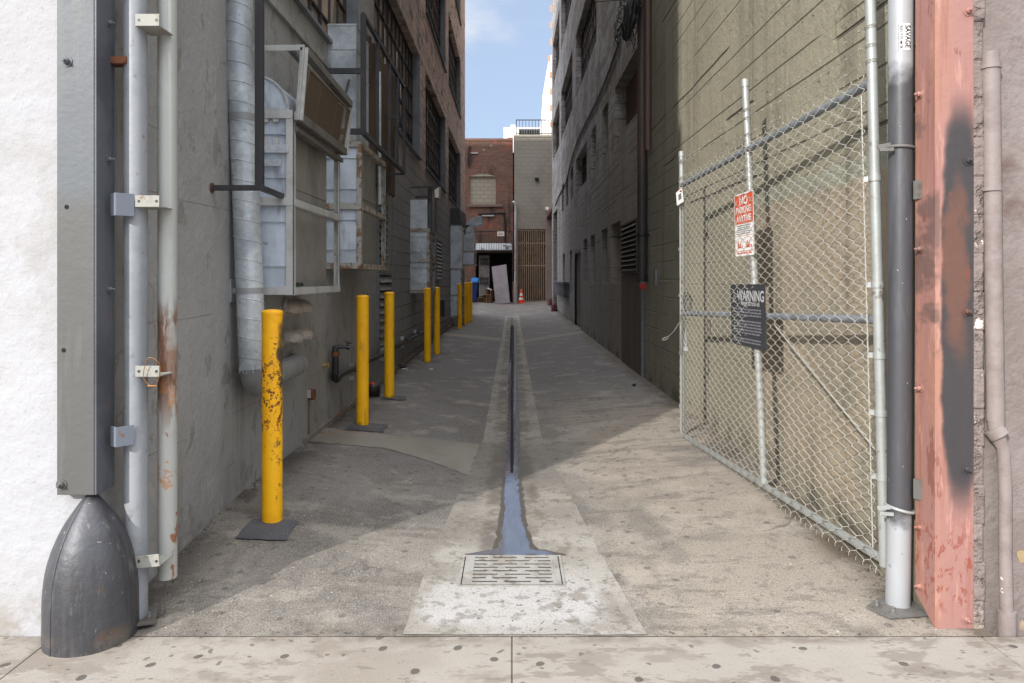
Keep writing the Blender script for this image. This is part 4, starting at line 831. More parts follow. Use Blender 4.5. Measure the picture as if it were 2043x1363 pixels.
for y in (6.37, 7.05, 7.72, 8.25, 8.76):
    b = MB(); b.bar((XA, y, Z0), (XA, y, Z1), .03 if y > 6.4 else .045); b.build('upright', m_cage, wg2)
b = MB(); b.bar((XA, 6.35, Z1), (XA, 8.78, Z1), .034); b.build('rail', m_cage, wg2); b = MB(); b.bar((XA, 6.35, Z0), (XA, 8.78, Z0), .04); b.build('rail', m_cage, wg2)
for (y, z, w, h) in ((6.37, Z0 + .01, .036, .05), (6.37, 3.33, .036, .045), (8.76, Z0 - .02, .045, .02), (8.76, 3.45, .03, .03)):
    b = MB(); b.bar((LX - .02, y, z), (XA, y, z), w, h); b.build('arm', m_cage, wg2)
# corrugated sheet and thin conduit inside the cage
b = MB(); n = 60; y0, y1 = 7.55, 9.6; px_ = None
for i in range(n):
    ya = y0 + (y1 - y0) * i / n; yb = y0 + (y1 - y0) * (i + 1) / n; f = lambda y: LX + .10 + .03 * math.sin(y * 2 * math.pi / .26)
    b.quad((f(ya), ya, 2.55), (f(yb), yb, 2.55), (f(yb), yb, 4.15), (f(ya), ya, 4.15))
cs = b.build('corrugated_screen', m_corr); md = cs.modifiers.new('t', 'SOLIDIFY'); md.thickness = .004
tag(cs, 'brown corrugated sheet standing behind the projecting tube cage on the left wall', 'screen')
b = MB(); b.tube([(-1.53, 8.1, 2.3), (-1.53, 8.1, 3.75), (-1.53, 8.13, 3.82), (-1.7, 8.15, 3.83)], .022, 14); tag(b.build('wall_conduit', m_galv), 'thin pale vertical conduit seen through the projecting tube cage', 'conduit')
# ---------------------------------------------------------------- duct boxes on the left wall
def framebox(t, x1, y0, y1, z0, z1, mids, fm, sidepanel=True, w=.05, pm=m_panel, gap=.1, seams=2, spm=m_panel_d):
    """angle-iron frame with sheet panels on the near face and an inset side panel"""
    for (yc_, y, s) in ((y0 + .006, y0, 1), (y1 - .006, y1, -1)):
        b = MB(); b.box((x1 - w, yc_ - .006, z0), (x1, yc_ + .006, z1)); b.box((x1 - .006, y, z0), (x1, y + s * w, z1)); b.build('frame_post', fm, t, bevel=.0015)
    for i, z in enumerate([z0, z1 - w] + list(mids)):
        b = MB(); b.box((LX, y0 - .004, z), (x1 - .006, y0 + .004, z + w)); b.box((LX, y0 - .004, z + w), (x1 - .006, y0 + .03, z + w + .005)); b.box((x1 - .002, y0 + .01, z), (x1 + .006, y1 - .01, z + w * .95)); b.box((x1 - .05, y0 + .01, z - .004), (x1 + .004, y1 - .01, z))
        b.build('frame_rail', fm, t, bevel=.001)
    zz = sorted([z0 + w * .5] + [m_ + w * .5 for m_ in mids] + [z1 - w * .5])
    for i in range(len(zz) - 1):
        b = MB(); xa, xb = LX + .0, x1 - w * .75; n = 8; m = 10
        def pt(u, v): return (xa + (xb - xa) * u, y0 + .022 - .012 * math.sin(math.pi * u) * math.sin(math.pi * v) + .004 * pnoise(Vector((u * 4 + i, v * 6, y0))), zz[i] + (zz[i + 1] - zz[i]) * v)
        for a in range(n):
            for c in range(m): b.poly([pt(a / n, c / m), pt((a + 1) / n, c / m), pt((a + 1) / n, (c + 1) / m), pt(a / n, (c + 1) / m)], True)
        for s in range(1, seams + 1):
            zs_ = zz[i] + (zz[i + 1] - zz[i]) * (s - .45) / seams; b.box((xa, y0 + .004, zs_), (xb - .01, y0 + .02, zs_ + .005))
        b.build('front_panel', pm, t)
    if sidepanel:
        b = MB(); b.box((x1 - .09, y0 + .03, z0 + .01), (x1 - .085, y1 - gap, z1 - .01))
        for z in zz[1:-1]: b.box((x1 - .085, y0 + .03, z + .12), (x1 - .080, y1 - gap, z + .126))
        b.box((LX, y1 - gap - .004, z0 + .01), (x1 - .09, y1 - gap, z1 - .01))
        b.box((LX, y0 + .04, z0 + .0), (x1 - .0, y1 - .01, z0 + .004)); b.box((LX, y0 + .04, z1 - .012), (x1 - .09, y1 - gap, z1 - .006)); b.build('side_panel', spm, t)
XO = -1.37
# box 1: with a scroll fan housing and a mesh hood above
t1 = thing('duct_box', 'large pale duct box with a mesh hood, nearest the street on the left wall', 'duct box', (XO, 4.4, 1.35), 'framed duct boxes on the left wall')
framebox(t1, XO, 4.40, 5.59, 1.345, 2.50, [1.905], m_wframe, w=.048)
b = MB(); yc0, yc1 = 4.43, 5.3; n = 20; cxs, czs, rad = -1.61, 2.50, .20
pr = [(cxs + rad * math.cos(a), czs + .0 + rad * 1.12 * math.sin(a)) for a in [math.pi * i / n for i in range(n + 1)]]
pr = [(cxs + rad, 2.40)] + pr + [(max(LX, cxs - rad), 2.40)]
pr = [(max(x, LX + .002), z) for x, z in pr]
b.poly([(x, yc0, z) for x, z in pr]); b.poly([(x, yc1, z) for x, z in pr][::-1])
for i in range(len(pr) - 1): b.poly([(pr[i][0], yc0, pr[i][1]), (pr[i + 1][0], yc0, pr[i + 1][1]), (pr[i + 1][0], yc1, pr[i + 1][1]), (pr[i][0], yc1, pr[i][1])], True)
fh = b.build('fan_housing', m_panel, t1)
b = MB()
for i in range(1, len(pr) - 2): b.bar((pr[i][0], yc0 - .006, pr[i][1]), (pr[i + 1][0], yc0 - .006, pr[i + 1][1]), .012, .012)
for dx in (-.035, .03): b.box((-1.53 + dx, yc0 - .03, 2.43), (-1.495 + dx, yc0 - .012, 2.52)); b.box((-1.53 + dx, yc0 - .03, 2.27), (-1.495 + dx, yc0 - .012, 2.33))
b.build('flange', m_wframe, fh)
b = MB(); b.box((-1.68, 4.385, 2.235), (-1.40, 4.395, 2.285)); b.box((-1.68, 4.38, 2.15), (-1.44, 4.393, 2.19)); b.build('clip_plate', m_galv, t1)
# hood
p00 = Vector((-1.335, 4.40, 2.44)); p01 = Vector((-1.30, 4.40, 2.895)); p10 = Vector((-1.335, 5.62, 2.44)); p11 = Vector((-1.30, 5.62, 2.85))
b = MB(); b.bar(p00, p01, .05, .012, (1, 0, 0)); b.bar(p00, p01, .012, .05, (1, 0, 0)); b.bar(Vector((LX, 4.40, 2.89)), p01, .012, .035); b.build('hood_end_frame', m_wframe, t1)
b = MB(); b.bar(p10, p11, .045, .012, (1, 0, 0)); b.bar(p10, p11, .012, .045, (1, 0, 0)); b.build('hood_end_frame', m_wframe, t1)
b = MB(); b.bar(p01 + Vector((.0, 0, -.02)), p11 + Vector((0, 0, -.01)), .05, .05); b.bar(p01 + Vector((-.10, 0, .0)), p11 + Vector((-.10, 0, .0)), .03, .03); b.build('hood_rail', m_gframe, t1, bevel=.002)
b = MB(); b.bar(p00 + Vector((-.01, .02, .02)), p10 + Vector((-.01, 0, .02)), .05, .055); b.bar(p00 + Vector((-.04, .02, -.05)), p10 + Vector((-.04, 0, -.05)), .05, .03); b.build('hood_rail', m_gframe, t1, bevel=.002)
q0 = Vector((-1.345, 4.47, 2.50)); q1 = Vector((-1.29, 4.47, 2.78)); q2 = Vector((-1.345, 5.58, 2.50)); q3 = Vector((-1.29, 5.58, 2.78))
b = MB(); nx, nz = 62, 17
for i in range(nx):
    for j in range(nz):
        u0, u1, v0, v1 = i / nx, (i + 1) / nx, j / nz, (j + 1) / nz; B = lambda u, v: q0.lerp(q2, u).lerp(q1.lerp(q3, u), v)
        um = (u0 + u1) / 2; vm = (v0 + v1) / 2
        for a, c in ((B(u0, vm), B(um, v1)), (B(um, v1), B(u1, vm)), (B(u1, vm), B(um, v0)), (B(um, v0), B(u0, vm))):
            d = (c - a).normalized(); nn = d.cross(Vector((1, 0, .2))).normalized() * .0030; b.quad(a - nn, c - nn, c + nn, a + nn)
b.build('guard_mesh', m_mesh_b, t1)
b = MB()
for u in (.3, .7):
    b.bar(q0.lerp(q2, u) + Vector((-.012, 0, 0)), q1.lerp(q3, u) + Vector((-.012, 0, 0)), .03, .006, (1, 0, 0))
b.bar(q0, q2, .012); b.bar(q1, q3, .012); b.bar(q0, q1, .012); b.bar(q2, q3, .012); b.build('mesh_frame', m_mesh_b, t1)
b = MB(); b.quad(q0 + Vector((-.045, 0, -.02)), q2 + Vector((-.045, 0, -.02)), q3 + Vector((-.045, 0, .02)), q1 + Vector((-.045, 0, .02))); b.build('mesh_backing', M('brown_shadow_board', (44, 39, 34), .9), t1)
# gloves left in box 1
gl = thing('work_gloves', 'pair of black and green work gloves lying in the nearest duct box', 'gloves', (-1.38, 4.5, 1.4))
b = MB(); b2 = MB()
for k in range(2):
    c0 = Vector((-1.405 + .0 * k, 4.47 + k * .09, 1.40)); b.lathe([(.012, -.012), (.026, -.006), (.03, .004), (.02, .014), (.004, .018)], c0, 10)
    for f_ in range(4): a = -.6 + f_ * .45; b2.tube([c0 + Vector((.01, .02 * math.sin(a), .006)), c0 + Vector((.028, .04 * math.sin(a) + .01, .016)), c0 + Vector((.03, .055 * math.sin(a) + .01, .002))], .008, 6)
b.build('cuff', m_green, gl); b2.build('fingers', m_plastic_k, gl)
# box 2 with square riser duct
t2 = thing('duct_box', 'rust edged duct box under the projecting cage, second from the street', 'duct box', (XO, 6.41, 1.53), 'framed duct boxes on the left wall')
framebox(t2, XO, 6.41, 7.63, 1.535, 2.70, [2.08], m_rframe, w=.05, pm=m_panel, gap=.16)
def sqduct(t, x0, x1, y0, y1, z0, z1, m=m_galv, cross=True, nm='duct', seams=()):
    b = MB(); b.box((x0, y0, z0), (x1, y1, z1))
    for z in seams: b.box((x0 - .004, y0 - .006, z), (x1 + .006, y1 + .004, z + .012))
    b.box((x1 - .012, y0 - .004, z0), (x1 + .003, y0, z1)); b.box((x0, y0 - .004, z0), (x0 + .010, y0, z1))
    if cross: b.bar((x0 + .01, y0 - .006, z0 + (z1 - z0) * .02), (x1 - .01, y0 - .006, z0 + (z1 - z0) * .3), .004, .016)
    return b.build(nm, m, t)
dd = sqduct(t2, LX - .0, -1.44, 6.48, 7.05, 2.70, 3.80, seams=(3.38, 3.56, 3.78), cross=False)
b = MB(); b.bar((LX + .12, 6.465, 2.98), (-1.50, 6.465, 3.28), .006, .02); b.build('brace', m_gframe, t2)
# third box
t3 = thing('duct_box', 'galvanised duct box with a floodlight above it, third from the street', 'duct box', (XO, 11.7, 1.2), 'framed duct boxes on the left wall')
framebox(t3, XO, 11.7, 12.55, 1.2, 2.28, [1.72], m_rframe, w=.05, gap=.2, pm=m_galv, seams=2)
sqduct(t3, LX, -1.42, 11.74, 12.4, 2.28, 2.76, seams=(2.42,))
b = MB()
for x in (-1.40, -1.36): b.bar((x, 11.8, 2.25), (x, 11.8, 2.95), .025)
b.bar((-1.36, 12.5, 2.25), (-1.36, 12.5, 2.95), .03); b.build('upright', m_cage, t3)
# fourth: tall duct nearly to the ground
t4 = thing('duct_box', 'tall galvanised duct with a dark hood, its bottom nearly touching the ground, far away', 'duct box', (XO, 19.4, .35), 'framed duct boxes on the left wall')
framebox(t4, XO + .0, 19.4, 20.2, .36, 1.72, [.95], m_rframe, w=.05, gap=.2, pm=m_panel, seams=2)
sqduct(t4, LX, -1.40, 19.42, 20.1, 1.72, 2.92, seams=(2.3, 2.45), cross=True)
b = MB(); b.poly([(LX, 19.38, 2.92), (-1.40, 19.38, 2.92), (-1.46, 19.38, 3.38), (LX, 19.38, 3.38)]); b.poly([(-1.40, 19.38, 2.92), (-1.34, 20.4, 2.92), (-1.34, 20.4, 3.30), (-1.46, 19.38, 3.38)]); b.poly([(LX, 19.38, 3.38), (-1.46, 19.38, 3.38), (-1.34, 20.4, 3.30), (LX, 20.4, 3.30)]); b.poly([(LX, 20.4, 2.92), (-1.34, 20.4, 2.92), (-1.34, 20.4, 3.3), (LX, 20.4, 3.3)])
b.build('dark_hood', m_cage, t4)
# fifth: curved duct
t5 = thing('duct_box', 'farthest duct box with a curved gooseneck top beside the brick building', 'duct box', (-1.2, 23, 1.86), 'framed duct boxes on the left wall')
framebox(t5, -1.20, 23.0, 24.0, 1.86, 2.35, [], m_rframe, w=.05, gap=.2, pm=m_panel, seams=1)
sqduct(t5, LX + .12, -1.26, 23.05, 23.8, 2.35, 3.05, seams=(2.6,), cross=True)
b = MB(); n = 10; xo0, xi0 = LX + .12, -1.26
for i in range(n):
    def ring(k):
        a = math.pi * .5 * k / n; cx_, cz_ = -.98, 3.05; ro, ri = (cx_ - xo0), (cx_ - xi0) * .55
        return (cx_ - ro * math.cos(a), cz_ + ro * .75 * math.sin(a)), (cx_ - (cx_ - xi0) * math.cos(a) , cz_ + ri * math.sin(a))
    (o0, i0), (o1, i1) = ring(i), ring(i + 1)
    for (p, q) in ((o0, o1), (i0, i1)): b.poly([(p[0], 23.05, p[1]), (q[0], 23.05, q[1]), (q[0], 23.8, q[1]), (p[0], 23.8, p[1])], True)
    for y in (23.05, 23.8): b.poly([(o0[0], y, o0[1]), (o1[0], y, o1[1]), (i1[0], y, i1[1]), (i0[0], y, i0[1])])
gn = b.build('gooseneck', m_galv, t5)
gn.data.transform(Matrix.Translation((0, 0, 0)))
# floodlights
def flood(loc, label):
    t = thing('floodlight', label, 'floodlight', (0, 0, 0), 'floodlights on the left wall'); 
    b = MB(); b.box((-.34, -.02, .045), (.0, .02, .075)); b.box((-.26, -.02, -.12), (.0, .02, -.085)); b.box((-.02, -.02, -.2), (.02, .02, .075)); b.build('arm', m_cage, t)
    b = MB(); P0 = [(-.0, -.09, .08), (.16, -.09, .08), (.14, -.09, -.14), (.10, -.09, -.14)]; P1 = [(x, .09, z) for x, y, z in P0]
    b.poly(P0); b.poly(P1[::-1])
    for i in range(4): b.poly([P0[i], P0[(i + 1) % 4], P1[(i + 1) % 4], P1[i]])
    b.build('housing', m_cage, t)
    b = MB(); b.poly([(.165, -.085, .07), (.165, .085, .07), (.145, .085, -.14), (.145, -.085, -.14)]); b.poly([(.07, -.093, .0), (.155, -.093, .06), (.14, -.093, -.13), (.08, -.093, -.12)]); b.build('lens', m_lens, t)
    t.location = loc; return t
f1 = flood((-1.36, 11.75, CAMZ + (555 - 381) * 11.75 / F), 'floodlight with a pale lens on two arms above the third duct box')
f2 = dup(f1, (-1.40, 20.9, CAMZ + (555 - 455) * 20.9 / F), 'small distant floodlight between the tall duct and the gooseneck duct')
# ---------------------------------------------------------------- vents, pipes, tap on the left wall
def hood(label):
    t = thing('vent_hood', label, 'vent hood', (0, 0, 0), 'dryer vent hoods under the nearest duct box')
    b = MB(); q = Matrix.Rotation(R(90), 4, 'Y'); b.lathe([(.082, 0), (.082, .006), (.062, .008), (.06, .03)], (0, 0, 0), 20, q); b.build('collar', m_hood, t)
    b = MB(); n = 9; m = 6
    def pt(i, j):
        th = R(-84 + 168 * i / n); ph = R(4 + 112 * j / m)
        return (.014 + .135 * math.sin(ph) * math.cos(th), .078 * math.sin(th), .075 * math.cos(ph) * (.35 + .65 * math.cos(th)) - .01)
    for i in range(n):
        for j in range(m): b.poly([pt(i, j), pt(i + 1, j), pt(i + 1, j + 1), pt(i, j + 1)], True)
    b.build('hood', m_hood, t); return t
hp = [(565, 614, 'upper vent hood nearer the street under the nearest duct box'), (586, 612, 'upper vent hood farther from the street under the nearest duct box'), (566, 672, 'lower vent hood nearer the street behind the rusty bollard top'), (586, 666, 'lower vent hood farther from the street behind the rusty bollard top')]
h0 = None
for (px, py, lb_) in hp:
    Y = -LX * F / (CX - px); loc = (LX + .001, Y, CAMZ - (py - HY) * Y / F)
    if h0 is None: h0 = hood(lb_); h0.location = loc
    else: dup(h0, loc, lb_)
b = MB(); pts = [U(573, 590, 4.45), U(563, 630, 4.42), U(560, 690, 4.4), U(558, 780, 4.4), U(557, 870, 4.42)]; b.tube(pts, .004, 6); tag(b.build('hanging_cable', m_gframe), 'thin grey cable hanging from the nearest duct box beside the rusty bollard', 'cable')
gp = thing('standpipe', 'black standpipe with a small tap, feeding a black pipe along the left wall', 'pipe', (-1.63, 6.4, .5))
Yr = 1.63 * F / (CX - 669)
zr = lambda py: CAMZ - (py - HY) * Yr / F
b = MB(); b.tube([(-1.63, Yr, zr(752)), (-1.63, Yr, zr(707))], .033, 18); b.build('riser', m_black, gp)
b = MB(); b.tube([(-1.63, Yr, zr(710)), (-1.63, Yr, zr(702))], .038, 16); b.build('rusty_collar', m_rust, gp)
b = MB(); b.tube([(-1.63, Yr, zr(703)), (-1.63, Yr, zr(694)), (-1.60, Yr + .01, zr(692)), (-1.54, Yr + .02, zr(693))], [.034, .03, .018, .014], 14); b.tube([(-1.54, Yr + .02, zr(693)), (-1.50, Yr + .03, zr(695))], .02, 10); b.tube([(-1.53, Yr + .02, zr(693)), (-1.515, Yr + .02, zr(683))], .007, 8); b.tube([(-1.545, Yr + .02, zr(682)), (-1.485, Yr + .02, zr(686))], .006, 8); b.build('tap', m_black, gp)
b = MB(); run = [(-1.63, Yr, zr(752)), (-1.63, Yr + .12, zr(754)), (-1.645, 8.0, .50), (-1.65, 11, .46), (-1.655, 14.5, .44), (-1.655, 18.5, .42)]
b.tube([(-1.63, Yr, zr(745)), (-1.63, Yr, zr(756)), (-1.63, Yr + .04, zr(758)), (-1.63, Yr + .13, zr(756))], .036, 16); b.build('elbow', m_black, gp)
b = MB(); b.tube(run[1:], .029, 14)
for y in (7.5, 9.2, 10.9, 12.3, 14.0): b.tube([(-1.652, y, .475), (-1.652, y + .05, .474)], .036, 12)
b.build('run', m_black, gp)
b = MB()
for y in (7.3, 9.0, 10.7, 12.1, 13.9): b.box((LX, y, .5), (LX + .05, y + .04, .56)); b.box((LX, y, .39), (LX + .05, y + .04, .43))
b.build('pipe_clip', m_galv, gp)
b = MB(); p = (LX, 16.5, .75); b.box((LX, 16.4, .55), (LX + .12, 16.7, .95)); tag(b.build('meter_box', m_black, bevel=.02), 'small black meter box low on the left wall behind the fifth bollard', 'box')
t = thing('wall_spigot', 'small brass spigot on the left wall beside the standpipe', 'spigot', (LX, 6.3, .75)); Y = -LX * F / (CX - 644); z = CAMZ - (729 - HY) * Y / F
b = MB(); b.lathe([(.02, 0), (.02, .012), (.012, .014), (.012, .05)], (LX, Y, z), 12, Matrix.Rotation(R(90), 4, 'Y')); b.build('stem', M('old_brass', (150, 134, 84), .5, .4), t)
b = MB(); b.box((LX + .04, Y - .022, z - .02), (LX + .06, Y + .022, z + .022)); b.build('head', MATS['old_brass'], t, bevel=.005)
t = thing('wall_outlet', 'broken round pipe outlet with a rust streak low on the left wall', 'outlet', (LX, 5.8, .5)); Y = -LX * F / (CX - 616); z = CAMZ - (787 - HY) * Y / F
b = MB(); b.lathe([(.045, 0), (.045, .05), (.038, .05), (.038, .003)], (LX, Y, z), 18, Matrix.Rotation(R(90), 4, 'Y')); b.build('ring', m_rust, t)
b = MB(); b.box((LX + .001, Y - .06, z - .02), (LX + .03, Y - .04, z + .045)); b.build('flap', m_wframe, t)
b = MB(); b.poly([(LX + .002, Y - .02, z - .04), (LX + .002, Y + .02, z - .04), (LX + .002, Y + .035, .12), (LX + .002, Y - .03, .12)]); b.build('rust_streak', M('rust_stain', (112, 88, 70), .85, 0, [dict(s=9, st=(1, 3, .4), lo=.45, hi=.6, c=(124, 112, 100), a=.9)]), t)
t = thing('floor_cleanout', 'squat black cylinder with an orange knob on the ground behind the second bollard', 'cleanout', (-1.55, 7.3, 0)); x, y = gnd(743, 790); zz = g(x, y)
b = MB(); b.lathe([(.085, zz - .02), (.085, zz + .03), (.088, zz + .035), (.088, zz + .11), (.08, zz + .125), (.003, zz + .135)], (x, y, 0), 24); b.build('body', m_plastic_k, t)
b = MB(); b.lathe([(.022, zz + .13), (.022, zz + .15), (.003, zz + .155)], (x, y, 0), 14); b.build('knob', m_orange, t)
# ---------------------------------------------------------------- right wall pipework
t = thing('downpipe', 'brown black downpipe with a red end cap, high up the right wall', 'pipe', (1.70, 9.1, 1.3))
b = MB(); b.tube([(1.69, 9.1, 1.42), (1.69, 9.1, 19)], .066, 20); b.build('pipe', m_bpipe, t)
b = MB(); b.tube([(1.69, 9.1, 2.0), (1.69, 9.1, 2.03)], .08, 18); b.box((1.69, 9.09, 2.0), (RX, 9.13, 2.03)); b.build('clamp', m_black, t); b = MB(); b.tube([(1.69, 9.1, 1.40), (1.69, 9.1, 1.48)], .073, 18); b.build('clamp', m_black, t)
b = MB(); b.tube([(1.69, 9.1, 1.43), (1.69, 9.06, 1.37), (1.68, 9.0, 1.35)], [.05, .045, .045], 16); b.build('elbow', m_gframe, t)
b = MB(); b.tube([(1.68, 9.0, 1.35), (1.675, 8.95, 1.345)], .043, 18); b.build('end_cap', m_red, t)
b = MB(); b.tube([(1.735, 8.95, 3.08), (1.735, 8.95, 19)], .04, 16); tag(b.build('downpipe', M('reddish_brown_pipe', (92, 72, 62), .6)), 'thinner brown pipe beside the big downpipe, ending above it', 'pipe')
# cable bundle
t = thing('cable_bundle', 'bushy bundle of black cables hanging high on the right wall by the downpipe', 'cable bundle', (1.5, 9.0, 4.7))
b = MB(); c0 = U(1253, 40, 8.95)
bm = bmesh.new(); bmesh.ops.create_icosphere(bm, subdivisions=3, radius=1)
for v in bm.verts:
    n_ = 1 + .3 * pnoise(v.co * 2.2) + .15 * pnoise(v.co * 6); v.co = Vector((v.co.x * .085 + v.co.z * .04, v.co.y * .13, v.co.z * .30)) * n_ + c0 + Vector((.02, 0, .03))
me = bpy.data.meshes.new('core'); bm.to_mesh(me); bm.free(); me.materials.append(m_netting); o = bpy.data.objects.new('core', me); COL.objects.link(o); o.parent = t; o.matrix_parent_inverse = Matrix.Translation(-t.location)
rnd = random.Random(3)
for k in range(70):
    zt = rnd.uniform(-.26, .3); a = rnd.uniform(0, 6.28); rx = .07 + .04 * (1 - abs(zt) * 2)
    p = c0 + Vector((.04 * zt / .3 + rx * math.cos(a), .13 * math.sin(a), zt)); d = Vector((math.cos(a) * .05, math.sin(a) * .05, rnd.uniform(-.08, .05)))
    b.tube([p - d * .6, p + d * .4 + Vector((0, 0, .02)), p + d + Vector((rnd.uniform(-.02, .02), 0, -.05)), p + d * .7 + Vector((rnd.uniform(-.02, .02), 0, -.11))], .0045, 5)
b.build('strands', m_netting, t)
b = MB(); a = U(1187, 3, 9.0); b.tube([a, U(1262, -2, 9.0), (RX, 9.0, U(0, -3, 9).z)], .013, 8); tag(b.build('bracket_arm', m_gframe), 'thin horizontal steel arm sticking out above the black cable bundle', 'arm')
b = MB(); pts = []
for (px, py) in ((1237, 80), (1222, 123), (1204, 172), (1179, 225), (1153, 277), (1139, 323), (1130, 363), (1115, 391), (1108, 410)):
    Y = 1.755 * F / (px - CX); pts.append((1.755, Y, CAMZ - (py - HY) * Y / F))
b.tube(pts, .02, 8); tag(b.build('wall_cable', m_black), 'long black cable running along the right wall from the cable bundle', 'cable')
# ---------------------------------------------------------------- chain link gate
HB, HT, FB, FT = Vector((1.684, 3.17, .175)), Vector((1.628, 3.17, 2.333)), Vector((1.476, 6.07, .093)), Vector((1.468, 6.07, 2.252))
def G(t_, h): return HB.lerp(FB, t_).lerp(HT.lerp(FT, t_), h)
OUT = Vector((-1, -.06, 0)).normalized()
gt = thing('chain_link_gate', 'open galvanised chain link gate leaf with barbed wire, swung along the right wall', 'gate', (1.684, 3.17, .1))
ext = lambda t_, z: G(t_, 0) + (G(t_, 1) - G(t_, 0)) * ((z - G(t_, 0).z) / (G(t_, 1).z - G(t_, 0).z))
b = MB(); b.tube([ext(0, .15), ext(0, 3.2)], .0235, 18); b.build('hinge_stile', m_tube, gt)
b = MB(); b.tube([ext(1, .07), ext(1, 2.535)], .0225, 16); b.tube([ext(1, 2.50), ext(1, 2.545)], .026, 16); b.build('free_stile', m_tube, gt)
mb_, mt_ = G((4.43 - 3.17) / 2.9, 0), G((4.60 - 3.17) / 2.9, 1); top_ = mb_ + (mt_ - mb_) * ((2.75 - mb_.z) / (mt_.z - mb_.z))
b = MB(); b.tube([mb_, top_], .023, 16); b.tube([mb_ + (top_ - mb_) * .985, top_ + Vector((0, 0, .01))], .0265, 16); b.build('mid_post', m_tube, gt)
for nm, h0_, h1_, mm in (('top_rail', 1, 1, m_tubed), ('bottom_rail', 0, 0, m_tube)):
    b = MB(); b.tube([G(0, h0_), G(1, h1_)], .0215, 16); b.build(nm, mm, gt)
b = MB(); b.tube([ext(0, 1.262), ext(1, 1.146)], .0205, 16); b.build('mid_rail', m_tubed, gt)
b = MB(); b.tube([U(1545, 648, 4.25), U(1752, 905, 3.3)], .005, 8); b.build('truss_rod', m_link, gt)
for t_, zz_ in ((0, (.55, .84, 1.10, 1.42, 1.9)), (1, (.35, .8, 1.3, 1.7, 2.1))):
    for z in zz_: b = MB(); c0 = ext(t_, z); b.tube([c0 - Vector((0, 0, .013)), c0 + Vector((0, 0, .013))], .0275, 16); b.bar(c0, c0 + OUT * .035 + Vector((0, .03 if t_ == 0 else -.03, 0)), .006, .024); b.build('tension_band', m_tube, gt)
for q in (.015, .985):
    b = MB(); b.tube([G(q, 0.02) + OUT * .028, G(q, .98) + OUT * .028], .004, 6); b.build('tension_bar', m_link, gt)
# woven mesh: zig-zag wires hooking one another
NC, NR = 48, 36; b = MB(); rw = .0018
bow = lambda u, v: OUT * (.030 + .012 * math.sin(u * 9 + v * 3) * math.sin(math.pi * v)) + Vector((0, 0, .006 * pnoise(Vector((u * 6, v * 6, 2)))))
def mp_(u, v):
    v2 = v * 1.035 - .02; return G(clamp(u, .006, .994), v2) + bow(u, v) + Vector((0, .008 * pnoise(Vector((u * 8, v * 5, 9))), 0))
for i in range(NC + 0):
    pts = []
    for j in range(2 * NR + 1):
        u = (i + ((j + i) % 2)) / NC; p = mp_(u, j / (2 * NR)); s = 1 if ((j + i) % 2) else -1
        d = (G(1, .5) - G(0, .5)).normalized(); hook = .003
        pts.append(p + OUT * (.002) - Vector((0, 0, .004)) + d * hook * s * .6); pts.append(p - OUT * (.002) + Vector((0, 0, .004)) + d * hook * s * .6)
    b.tube(pts, rw, 4, caps=False)
    for v, sg in ((1, 1), (0, -1)):
        p = mp_((i + .0) / NC, v); b.tube([p, p + Vector((0, .010, .010 * sg)), p + Vector((0, -.002, .019 * sg)) + OUT * .005], rw, 4)
b.build('chain_mesh', m_link, gt)
def barb(zA, zB, zC, seed):
    rnd = random.Random(seed); P0, P1, P2 = ext(0, zA), mb_ + (mt_ - mb_) * ((zB - mb_.z) / (mt_.z - mb_.z)), ext(1, zC); b = MB()
    for (a, c) in ((P0, P1), (P1, P2)):
        n = 60; A = []; Bq = []
        for k in range(n + 1):
            tt = k / n; p = a.lerp(c, tt) - Vector((0, 0, .03 * math.sin(math.pi * tt))) + OUT * .026; ph = k * 1.25
            A.append(p + Vector((.002 * math.cos(ph), 0, .002 * math.sin(ph)))); Bq.append(p - Vector((.002 * math.cos(ph), 0, .002 * math.sin(ph))))
            if k % 5 == 2:
                for q in range(3): d = Vector((rnd.uniform(-1, 1), rnd.uniform(-.6, .6), rnd.uniform(-1, 1))).normalized() * .010; b.tube([p - d, p + d], .0009, 4)
                b.tube([p - Vector((0, .006, 0)), p + Vector((0, .006, 0))], .004, 5)
        b.tube(A, .0012, 4); b.tube(Bq, .0012, 4)
    for P_ in (P0, P1, P2):
        for dz in (0, .006, -.007): b.tube([P_ + Vector((.0255 * math.cos(x), .0255 * math.sin(x), dz + .003 * math.cos(x))) for x in [2 * math.pi * i / 14 for i in range(14)]], .0016, 4, closed=True)
    b.build('barbed_wire', m_link, gt)
barb(2.585, 2.555, 2.46, 1); barb(2.50, 2.50, 2.45, 2); barb(2.43, 2.39, 2.315, 3)
# cables and clip hanging at the free end
b = MB(); a = U(1358, 640, 6.0); e = U(1324, 676, 5.8); b.tube([a + Vector((.01, .05, .1)), a, a.lerp(e, .5) + Vector((.012, 0, -.02)), e + Vector((.03, 0, .01))], .005, 6)
b.tube([e + Vector((.014 + .024 * math.cos(x), 0, .0 + .010 * math.sin(x) + .008 * math.cos(x))) for x in [2 * math.pi * i / 16 for i in range(16)]], .005, 6, closed=True); tag(b.build('tie_cable', m_gframe), 'short steel cable with a looped end hanging off the free edge of the gate', 'cable')
b = MB(); c0 = U(1370, 600, 5.95)
for k in range(3): b.tube([c0 + Vector((.03 * math.cos(x) + .008 * k, .02 * math.sin(x), .07 * math.sin(x + k * .3) - .02 * k)) for x in [2 * math.pi * i / 20 for i in range(20)]], .0035, 5, closed=True)
tag(b.build('tie_wire', m_black), 'tangle of black wire loops tied on the free edge of the gate', 'wire')
b = MB(); c0 = U(1368, 680, 5.95)
